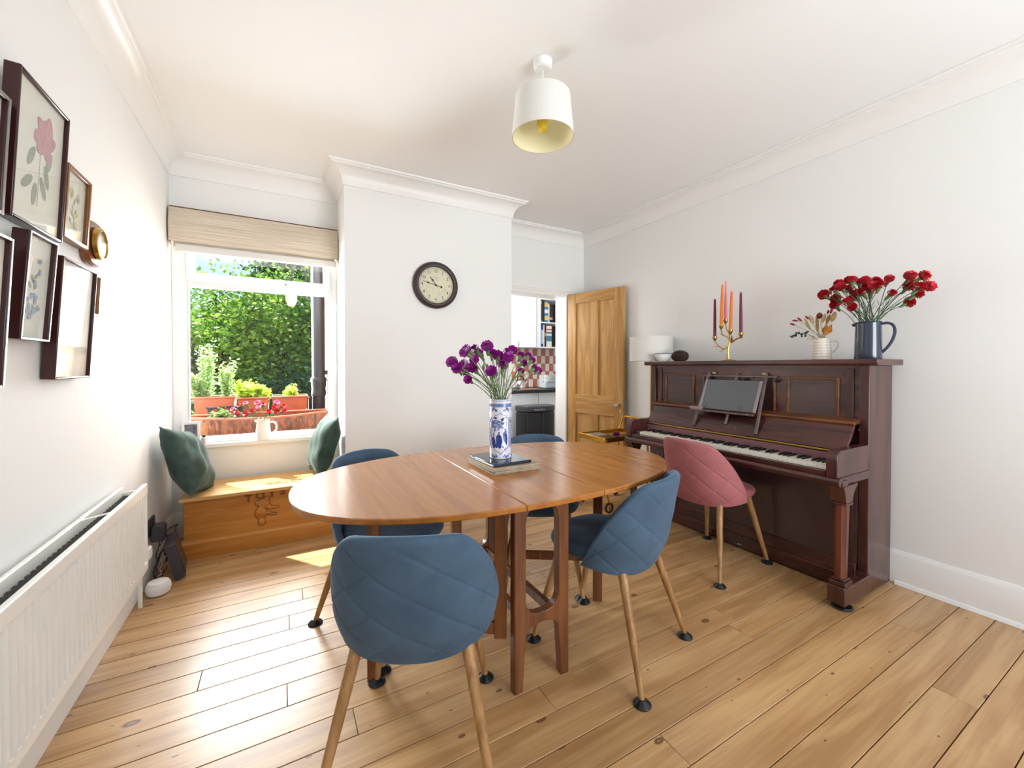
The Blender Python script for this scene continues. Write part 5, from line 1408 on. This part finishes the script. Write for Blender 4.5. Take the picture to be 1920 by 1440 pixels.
# open book shelves
sx0, sx1 = pB.x + .002, pC.x + .28
ks = thing('book_shelf', 'open white kitchen shelf of cookery books beside the cupboard', 'shelf', ((sx0 + sx1) / 2, 5.03, zc0))
part('side', MB().box(sx0, cabF + .01, zc0, sx0 + .075, KY1 - .001, zc1), M['kitwhite'], ks, .002)
part('side', MB().box(sx1 - .02, cabF + .01, zc0, sx1, KY1 - .001, zc1), M['kitwhite'], ks, .002)
zs = onY(1030, 604, cabF).z
for zz in (zc0, zs - .018, zc1 - .018): part('shelf', MB().box(sx0 + .0755, cabF + .01, zz, sx1 - .0205, KY1 - .001, zz + .018), M['kitwhite'], ks, .002)
part('back', MB().box(sx0 + .0755, KY1 - .02, zc0 + .02, sx1 - .0205, KY1 - .003, zc1 - .02), mat('dark_shelf_back', (60, 54, 54), .8), ks)
def book(label, x, z_, w, h, colr, tilt=0, d=.18, band=None):
    o = thing('book', label, 'book', (x + w / 2, cabF + .10, z_ + .0005), group='cookery books on the kitchen shelf')
    o.rotation_euler = (0, R(tilt), 0)
    y0 = -.07
    m_ = mat('book_cover', colr, .5)
    part('cover', MB().box(-w / 2, y0, 0, -w / 2 + .003, y0 + d, h).box(w / 2 - .003, y0, 0, w / 2, y0 + d, h).box(-w / 2 + .003, y0, 0, w / 2 - .003, y0 + .003, h), m_, o, local=True)
    part('pages', MB().box(-w / 2 + .003, y0 + .003, .003, w / 2 - .003, y0 + d - .004, h - .003), M['paper'], o, local=True)
    if band:
        for zb, hb, c in band: part('spine_print', MB().box(-w / 2 + .001, y0 - .001, zb, w / 2 - .001, y0, zb + hb), mat('spine_print_ink', c, .5), o, local=True)
x = sx0 + .078
for lab, w, h, c, ti, band in (('cream spined cookbook at the left of the upper kitchen shelf', .026, .30, (214, 206, 186), 0, [(.03, .22, (150, 120, 100))]), ('dark brown cookbook on the upper kitchen shelf', .042, .31, (46, 34, 34), 0, None), ('tall bright blue cookbook with yellow flowers on the upper shelf', .062, .30, (38, 130, 190), 0, [(.03, .06, (226, 196, 90)), (.13, .05, (240, 236, 220)), (.22, .06, (226, 186, 70))]), ('white spined book leaning on the blue one', .020, .26, (222, 216, 206), 0, None), ('dark plum book at the right of the upper shelf', .05, .25, (52, 34, 44), 0, [(.04, .03, (190, 170, 180))])):
    x += math.sin(R(ti)) * h * .0 + .001; book(lab, x, zs, w, h, c, ti, band=band); x += w + .002 + math.sin(R(ti)) * .012
x = sx0 + .078
for lab, w, h, c, ti, band in (('thin red book at the left of the lower kitchen shelf', .012, .32, (150, 60, 70), 0, None), ('royal blue cookbook on the lower kitchen shelf', .038, .315, (24, 90, 160), 0, [(.04, .2, (200, 215, 235))]), ('white spined book beside the royal blue one', .016, .31, (226, 226, 224), 0, None), ('black cookbook on the lower kitchen shelf', .030, .315, (40, 32, 38), 0, [(.15, .05, (190, 120, 110))]), ('thick white cookbook with blue print on the lower shelf', .09, .30, (226, 220, 208), 0, [(.08, .08, (60, 120, 150)), (.19, .025, (60, 110, 140)), (.24, .018, (200, 80, 60))])):
    book(lab, x, zc0 + .018, w, h, c, ti, band=band); x += w + .003
# tiles
tw, th_ = .074, .116
tl = {}
for k in ('tilew', 'tiler'): tl[k] = mesh_of('wall_tile', MB().box(0, 0, 0, tw - .004, .008, th_ - .004), M[k])
kx_, ky_, kz_ = WO['wall_kitchen_back']
x0t = onY(975, 690, KY1).x
for i in range(-3, 13):
    for j in range(5):
        q = link('wall_tile', tl['tiler' if (i + j) % 2 else 'tilew'], kw, (x0t + i * tw - kx_, KY1 - .008 - ky_, .886 + .004 + j * th_ - kz_)); bevel(q, .0015, 1)
# worktop, base units
wt = tag(part('worktop', MB().box(2.05, 4.58, .846, 4.49, KY1 - .010, .884), M['worktop'], None, .004), 'black kitchen worktop below the tiles', 'worktop')
jx = onY(1010, 760, 4.62).x
for a, b, lab in ((2.06, jx - .002, 'white kitchen base unit left of the bin'), (jx + .002, jx + .6, 'white kitchen base unit behind the bin')):
    o = thing('base_unit', lab, 'kitchen unit', ((a + b) / 2, 4.9, 0), group='kitchen base units')
    part('carcass', MB().box(a, 4.64, .10, b, KY1 - .012, .845), M['kitwhite'], o)
    part('door', MB().box(a + .001, 4.62, .12, b - .001, 4.639, .84), M['kitwhite'], o, .003)
    part('plinth', MB().box(a, 4.68, .001, b, 4.70, .099), M['kitwhite'], o)
# bin
b0, b1 = onY(979, 760, 4.25), onY(1043, 757, 4.25)
bn = thing('pedal_bin', 'tall black plastic pedal bin in the kitchen', 'bin', ((b0.x + b1.x) / 2 + .03, 4.32, 0))
W2 = .235
prof_ = [(-W2, .02), (-W2 * .9, -.06), (-.05, -.09), (.12, -.085), (W2 * .95, -.03), (W2, .05), (W2, .17), (-W2, .17)]
part('body', MB().ext([(x_, y_) for x_, y_ in prof_], .012, .63, 'xy'), M['blackp'], bn, .012, local=True)
part('lid', MB().ext([(x_ * 1.02, y_ * 1.03) for x_, y_ in prof_], .634, .705, 'xy'), mat('bin_lid_grey', (58, 58, 64), .3), bn, .012, local=True)
part('lid_latch', MB().box(-.12, -.105, .652, .03, -.085, .672), mat('bin_trim_grey', (104, 106, 116), .3), bn, .003, local=True)
part('front_rib', MB().box(-.008, -.100, .02, .008, -.088, .62), M['darkp'], bn, .004, local=True)
# tub with its liner, kettle, tray
tbp = onY(1027, 727, 4.80)
tu = thing('caddy_tub', 'pale grey food caddy with a crumpled liner on the worktop', 'tub', (onY(1030, 720, 4.8).x, 4.82, .8845))
part('tub', MB().ext([(-.11, -.08), (.13, -.08), (.13, .09), (-.11, .09)], 0, .165, 'xy'), mat('pale_blue_grey_plastic', (186, 198, 208), .4), tu, .02, local=True)
mb = MB(); rn = random.Random(8)
mb.grid(lambda u, v: ((.125 + .010 * math.sin(24 * u) + rn.uniform(-.006, .006)) * math.copysign(abs(math.cos(2 * math.pi * u)) ** .5, math.cos(2 * math.pi * u)) + .01, (.092 + .010 * math.sin(20 * u) + rn.uniform(-.006, .006)) * math.copysign(abs(math.sin(2 * math.pi * u)) ** .5, math.sin(2 * math.pi * u)) + .005, .10 + .09 * v + rn.uniform(-.012, .012)), 48, 5, cu=True)
part('liner', mb, mat('crumpled_clear_liner', (190, 194, 190), .25, bump=(40, .6)), tu, local=True)
part('lid', MB().box(-.07, -.09, .175, .14, .10, .185), mat('grey_caddy_lid', (150, 150, 152), .4), tu, .006, local=True)
kp = onY(978, 722, 4.82)
kt = thing('steel_kettle', 'shiny steel kettle behind the purple flowers on the kitchen worktop', 'kettle', (kp.x, 4.85, .8845))
part('body', MB().lathe([(0, 0), (.075, 0), (.078, .008), (.072, .06), (.055, .11), (.030, .130), (0, .134)], n=32), mat('polished_steel', (200, 202, 206), .12, 1.0), kt, local=True)
part('base', MB().lathe([(0, .0), (.083, .0), (.083, .006), (0, .006)], n=32), M['blackp'], kt, local=True)
part('handle', MB().tube(bez((-.05, 0, .11), (-.05, 0, .20), (.05, 0, .20), (.05, 0, .11), 12), .008, 8), M['blackp'], kt, local=True)
part('spout', MB().tube([(.06, 0, .05), (.095, 0, .085), (.112, 0, .105)], [.016, .012, .009], 10), bpy.data.materials['polished_steel'], kt, local=True)
tq = onY(990, 726, 4.72)
tag(part('chopping_board', MB().box(tq.x - .12, 4.64, .8845, tq.x + .12, 4.74, .897), mat('brown_board', (176, 130, 104), .5), None, .003), 'small brown chopping board at the edge of the kitchen worktop', 'board')

# ------------------------------------------------------------------ garden outside the window
struct('ground', MB().box(-12, 3.80, -1.2, 12, 30, -1.0), mat('lawn', (96, 120, 60), .9, var=(3, .3)), 'green garden ground beyond the window', 'ground')
# kitchen wing wall seen edge-on at the right of the window
wgm = mat('white_painted_render', (232, 230, 222), .8)
wg = struct('wall_wing', MB().box(.372, 3.80, -1.0, 1.79, 6.1, 5.0), M['brick'], 'brick side wall of the house wing outside the window', 'wall')
wf = thing('window_2', 'white bay window frame on the outside wing wall', 'window', (.36, 5.3, 1.2), kind='structure')
part('frame', MB().box(.340, 4.70, 1.95, .372, 6.05, 2.10).box(.340, 4.70, 3.4, .372, 6.05, 3.5).box(.340, 4.70, 2.1, .372, 4.80, 3.4).box(.340, 5.95, 2.1, .372, 6.05, 3.4).box(.340, 5.32, 2.1, .372, 5.42, 3.4).box(.345, 4.70, 1.25, .372, 6.05, 1.95), wgm, wf, .004)
part('glass_pane', MB().box(.355, 4.80, 2.1, .360, 5.95, 3.4), M['pane'], wf)
dp = thing('drainpipe', 'thick black cast iron drainpipe outside the window', 'drainpipe', (.300, 4.22, -1.0))
part('pipe', MB().tube([(.300, 4.22, -1.0), (.300, 4.22, 4.5)], .056, 20), M['iron'], dp)
for zz in (1.02, 3.1): part('collar', MB().lathe([(.056, -.10), (.062, -.095), (.062, -.05), (.059, -.03), (.064, 0), (.065, .03), (.069, .045), (.069, .06), (.062, .075), (.056, .078)], (.300, 4.22, zz), 22), M['iron'], dp)
part('bracket', MB().box(.300, 4.20, 1.12, .3715, 4.24, 1.16), M['iron'], dp)
la = thing('wall_lantern', 'black gooseneck wall lantern with an opal globe outside', 'lantern', (.22, 5.2, 1.92))
la0 = onY(574, 535, 5.2)
gn = [onY(u, v, 5.2) for u, v in ((575, 560), (575, 535), (573, 512), (566, 498), (558, 494), (551, 500), (548, 512), (546.5, 522))]
part('gooseneck', MB().tube([gn[0] + Vector((.10, 0, -.03))] + gn, .012, 8), M['iron'], la)
lt_ = onY(546, 530, 5.2)
part('cap', MB().lathe([(0, .05), (.012, .045), (.022, .02), (.030, .0), (.045, -.06), (.062, -.10), (.058, -.10), (0, -.05)], lt_, 20), M['iron'], la)
part('globe', MB().lathe([(.050, -.10), (.058, -.15), (.054, -.21), (.034, -.255), (0, -.27)], lt_, 20), mat('opal_glass', (196, 188, 146), .2), la)

# planters on the outside ledge and the wall behind it
struct('wall_terrace', MB().box(-2.2, 3.82, -1.0, .235, 4.75, .585), M['brick'], 'low terrace wall below the planters', 'wall')
PZ = .586
def leafy(o, n, c, rr, size, m, seed, name='leaves', up=.3):
    rn = np.random.default_rng(seed)
    d = rn.normal(size=(n, 3)); d /= np.linalg.norm(d, axis=1)[:, None]
    P_ = np.array(c) + d * np.array(rr) * rn.uniform(.35, 1, (n, 1)) ** .6
    return leaf_cloud(o, P_, size, m, seed, name)
def leaf_cloud(o, P_, size, m, seed, name, kind='stuff'):
    rn = np.random.default_rng(seed + 1); n = len(P_)
    a = rn.normal(size=(n, 3)); a[:, 2] *= .6; a /= np.linalg.norm(a, axis=1)[:, None]
    b = np.cross(a, rn.normal(size=(n, 3))); b /= np.linalg.norm(b, axis=1)[:, None]
    s = size * rn.uniform(.6, 1.3, (n, 1))
    V = np.stack([P_ - a * s * .5, P_ + b * s * .28, P_ + a * s * .5, P_ - b * s * .28], 1).reshape(-1, 3)
    V -= np.array(WO[o.name])
    me = bpy.data.meshes.new(name); F_ = np.arange(4 * n).reshape(-1, 4)
    me.from_pydata(V.tolist(), [], F_.tolist()); me.materials.append(m)
    q = link(name, me, o); q['kind'] = kind
    return q
LM = {'lime': leaf_mat('lime_leaves', (150, 180, 30), (176, 206, 50), (200, 224, 90)), 'fern': leaf_mat('feathery_green', (96, 132, 66), (130, 160, 90), (168, 190, 120)),
      'lightg': leaf_mat('light_tree_leaves', (70, 116, 36), (116, 160, 56), (168, 200, 84)), 'midg': leaf_mat('mid_tree_leaves', (44, 92, 34), (84, 132, 48), (130, 172, 70)),
      'darkg': leaf_mat('dark_tree_leaves', (20, 56, 36), (36, 80, 44), (66, 112, 60)), 'oakg': leaf_mat('oak_leaves', (34, 70, 26), (66, 104, 34), (120, 156, 60)), 'grey': leaf_mat('grey_shrub_leaves', (80, 88, 84), (110, 118, 108), (150, 150, 140))}
soil = mat('potting_soil', (60, 44, 34), .95, var=(40, .4))
def trough(label, x0, x1, y0, y1, z0, z1, m, bulge=.0, sag=0, rib=0, n=24):
    o = thing('planter', label, 'planter', ((x0 + x1) / 2, (y0 + y1) / 2, z0), group='planters on the outside ledge')
    mb = MB()
    def wallf(yy, sgn):
        def g(u, v):
            x_ = x0 + (x1 - x0) * u; tp = 1 - .10 * (1 - v)
            xc = (x0 + x1) / 2 + (x_ - (x0 + x1) / 2) * tp
            return (xc, yy + sgn * (bulge * math.sin(math.pi * u) * v - .03 * (1 - v)) + (rib * (1 if int(u * 46) % 2 else 0)), z0 + (z1 - z0) * v - sag * math.sin(math.pi * u) * v)
        return g
    mb.grid(wallf(y0, -1), n if not rib else 93, 6); mb.grid(wallf(y1, 1), n, 6)
    for xs in (x0, x1):
        s = -1 if xs == x0 else 1
        xb = (x0 + x1) / 2 + (xs - (x0 + x1) / 2) * .90
        mb.add([(xb, y0 + .03, z0), (xb, y1 - .03, z0), (xs, y1, z1), (xs, y0, z1)], [(0, 1, 2, 3)])
    xb0, xb1 = (x0 + x1) / 2 + (x0 - (x0 + x1) / 2) * .9, (x0 + x1) / 2 + (x1 - (x0 + x1) / 2) * .9
    mb.add([(xb0, y0 + .03, z0), (xb1, y0 + .03, z0), (xb1, y1 - .03, z0), (xb0, y1 - .03, z0)], [(0, 1, 2, 3)])
    part('trough', mb, m, o)
    ft = [(x0 + (x1 - x0) * i / n, y0 - bulge * math.sin(math.pi * i / n), z1 - sag * math.sin(math.pi * i / n)) for i in range(n + 1)]
    part('rim', MB().tube(ft + [(x1, y1, z1), (x0, y1, z1)], .010, 8, closed=True), M['terra'], o)
    part('soil', MB().add([(x0 + .01, y0 + .005, z1 - .045), (x1 - .01, y0 + .005, z1 - .045), (x1 - .01, y1 - .005, z1 - .045), (x0 + .01, y1 - .005, z1 - .045)], [(0, 1, 2, 3)]), soil, o)
    return o
f1 = trough('long ribbed brown trough planter bowing along the window ledge', -.66, .345, 3.86, 3.99, .590, .812, M['troughwood'], .03, .028, .006)
pl = [('tall terracotta trough of feathery herbs at the left outside', -.62, -.347, 4.12, 4.34, .94), ('terracotta trough of lime green plants in the middle outside', -.323, -.10, 4.12, 4.34, .925), ('terracotta trough with one small lime plant at the right outside', -.075, .20, 4.12, 4.34, .928)]
pots = [trough(l_, a, b, c, d, .70, e, M['terra']) for l_, a, b, c, d, e in pl]
# plinth blocks lifting the back row
for (l_, a, b, c, d, e) in pl:
    tag(part('plinth_block', MB().box(a + .04, c + .04, PZ, b - .04, d - .04, .6995), M['grout']), 'pale block under the ' + l_.split(' outside')[0], 'block', 'blocks under the planters')
def plant(label, base, h, n, w, size, m, seed, spiky=False):
    o = thing('potted_plant', label, 'plant', base, group='plants in the outside planters')
    rn = random.Random(seed); mb = MB(); P_ = []
    for k in range(n):
        an = rn.uniform(0, 6.28); t = Vector((math.cos(an) * w * rn.uniform(.2, 1), math.sin(an) * w * rn.uniform(.2, 1), h * rn.uniform(.6, 1)))
        b = Vector(base) + Vector((t.x * .3, t.y * .3, 0)); top = Vector(base) + t
        pts = bez(b, b + Vector((0, 0, t.z * .4)), top - Vector((t.x * .3, t.y * .3, t.z * .3)), top, 6); mb.tube(pts, .0025, 5)
        for p_ in pts[1:]:
            for q in range(26 if not spiky else 22): P_.append((p_.x + rn.gauss(0, .016), p_.y + rn.gauss(0, .016), p_.z + rn.gauss(0, .022)))
    part('stems', mb, M['stem'], o)['kind'] = 'stuff'
    leaf_cloud(o, np.array(P_), size, m, seed, 'leaves')
plant('tall feathery pale green herb with upright spikes outside', (-.545, 4.23, .895), .46, 8, .06, .026, LM['fern'], 3, True)
plant('second feathery pale green herb beside the tall one', (-.41, 4.22, .895), .34, 8, .07, .026, LM['fern'], 4, True)
plant('low feathery herb at the far left of the window', (-.60, 4.26, .895), .22, 10, .12, .028, LM['fern'], 9, True)
plant('bushy lime green plant in the middle trough', (-.255, 4.20, .88), .15, 14, .10, .038, LM['lime'], 5)
plant('small yellow-green seedling at the right of the middle trough', (-.14, 4.20, .88), .12, 5, .05, .032, LM['lime'], 6)
plant('small lime green plant alone in the right hand trough', (.075, 4.22, .885), .12, 9, .05, .034, LM['lime'], 7)
plant('low green sprigs in the front ribbed trough', (-.42, 3.92, .765), .05, 8, .08, .03, LM['fern'], 8)
rl = thing('garden_railing', 'black metal railing between the planter rows', 'railing', (-.3, 4.05, PZ))
part('top_rail', MB().box(-.53, 4.035, .855, -.28, 4.075, .872), M['iron'], rl, .003)
for x_ in (-.50, -.44, -.30): part('post', MB().box(x_ - .018, 4.04, PZ, x_ + .018, 4.07, .855), M['iron'], rl, .002)
rl2 = thing('garden_railing', 'short black railing beside the drainpipe', 'railing', (.20, 4.4, PZ))
part('top_rail', MB().box(.205, 4.39, .885, .236, 4.41, .90), M['iron'], rl2)
for x_ in (.212, .228): part('post', MB().box(x_ - .006, 4.392, PZ, x_ + .006, 4.408, .885), M['iron'], rl2)
# trees
def tree(label, c, rr, n, size, m, seed, trunk_to=-1.0, group='trees beyond the planters', clumps=26, spread=.42):
    o = thing('garden_tree', label, 'tree', (c[0], c[1], -1.0), group=group)
    rn = np.random.default_rng(seed)
    d = rn.normal(size=(clumps, 3)); d /= np.linalg.norm(d, axis=1)[:, None]
    cc = np.array(c) + d * np.array(rr) * rn.uniform(.3, 1, (clumps, 1)) ** .5
    which = rn.integers(0, clumps, n)
    P_ = cc[which] + rn.normal(size=(n, 3)) * np.array(rr) * spread * .5
    leaf_cloud(o, P_, size, m, seed, 'crown')
    mb = MB().tube([(c[0], c[1], -1.0), (c[0] + .05, c[1], c[2] - rr[2] * .5), (c[0], c[1], c[2] + rr[2] * .3)], [.14, .10, .04], 8)
    for k in range(0, clumps, 3): mb.tube([(c[0], c[1], c[2] - rr[2] * .4), tuple(cc[k])], [.045, .012], 5)
    part('trunk', mb, mat('tree_bark', (74, 62, 52), .9) if 'tree_bark' not in bpy.data.materials else bpy.data.materials['tree_bark'], o)
tree('light green bushy tree filling the left of the window', (-.95, 9.0, 1.55), (.95, .8, 1.15), 9000, .10, LM['lightg'], 11)
tree('light green bushy tree in the middle of the window', (-.05, 9.6, 1.75), (.9, .8, 1.2), 9000, .10, LM['lightg'], 12)
tree('mid green tree at the right of the window behind the drainpipe', (.75, 9.2, 1.45), (.8, .8, 1.3), 8000, .10, LM['midg'], 13)
tree('dark green shrub low behind the right hand planter', (.25, 7.9, .25), (.8, .5, .85), 6500, .09, LM['darkg'], 14)
tree('dark green shrub low behind the middle planter', (-.55, 8.2, .2), (.75, .5, .8), 5000, .09, LM['midg'], 15)
tree('grey-green shrub at the far left behind the herbs', (-1.75, 8.6, .9), (.55, .5, .9), 3500, .08, LM['grey'], 16)
tree('tall dark oak rising behind at the top of the window', (.45, 13.5, 3.9), (1.25, 1.0, 1.2), 6500, .17, LM['oakg'], 17, clumps=34, spread=.3)
tree('tall dark oak branch at the top right of the window', (1.6, 13.0, 3.5), (1.3, 1.0, 1.5), 5500, .17, LM['oakg'], 18, clumps=30, spread=.34)
tree('distant green tree closing the view between the others', (-.6, 16.0, 1.6), (3.4, 1.0, 1.7), 11000, .17, LM['midg'], 19, clumps=50, spread=.36)

# ------------------------------------------------------------------ flowers told apart by their place in each bunch
def px_u(p):
    q = Vector(p) - _C; return 960 + F_PX * q.dot(_R) / q.dot(_F)
ORD = ['leftmost', 'second', 'third', 'fourth', 'fifth', 'sixth', 'seventh', 'eighth', 'ninth', 'tenth', 'eleventh', 'twelfth', 'thirteenth', 'fourteenth', 'fifteenth', 'sixteenth']
def ordinals(prefix, match):
    L = [o for o in COL.objects if o.parent is None and o.get('label') == match]
    def head(o):
        c = [x for x in o.children if x.name.startswith('bloom')]
        if c: return o.location + c[0].location
        b = [x for x in o.children if x.name.startswith('bud')][0]
        v = b.data.vertices; return o.location + sum((w.co for w in v), Vector()) / len(v)
    L.sort(key=lambda o: px_u(head(o))); n = len(L)
    for i, o in enumerate(L):
        if i == 0: t = 'leftmost ' + prefix
        elif i == n - 1: t = 'rightmost ' + prefix
        elif i < (n + 1) // 2: t = ORD[i] + ' from the left: ' + prefix
        else: t = ORD[n - 1 - i] + ' from the right: ' + prefix
        o['label'] = t
for m_ in ('purple carnation in the blue and white vase', 'red carnation in the navy jug on the piano', 'short red carnation in the white jug on the window sill', 'short pink carnation in the white jug on the window sill', 'unopened carnation bud among the red carnations', 'unopened green carnation bud in the blue and white vase'):
    ordinals(m_, m_)
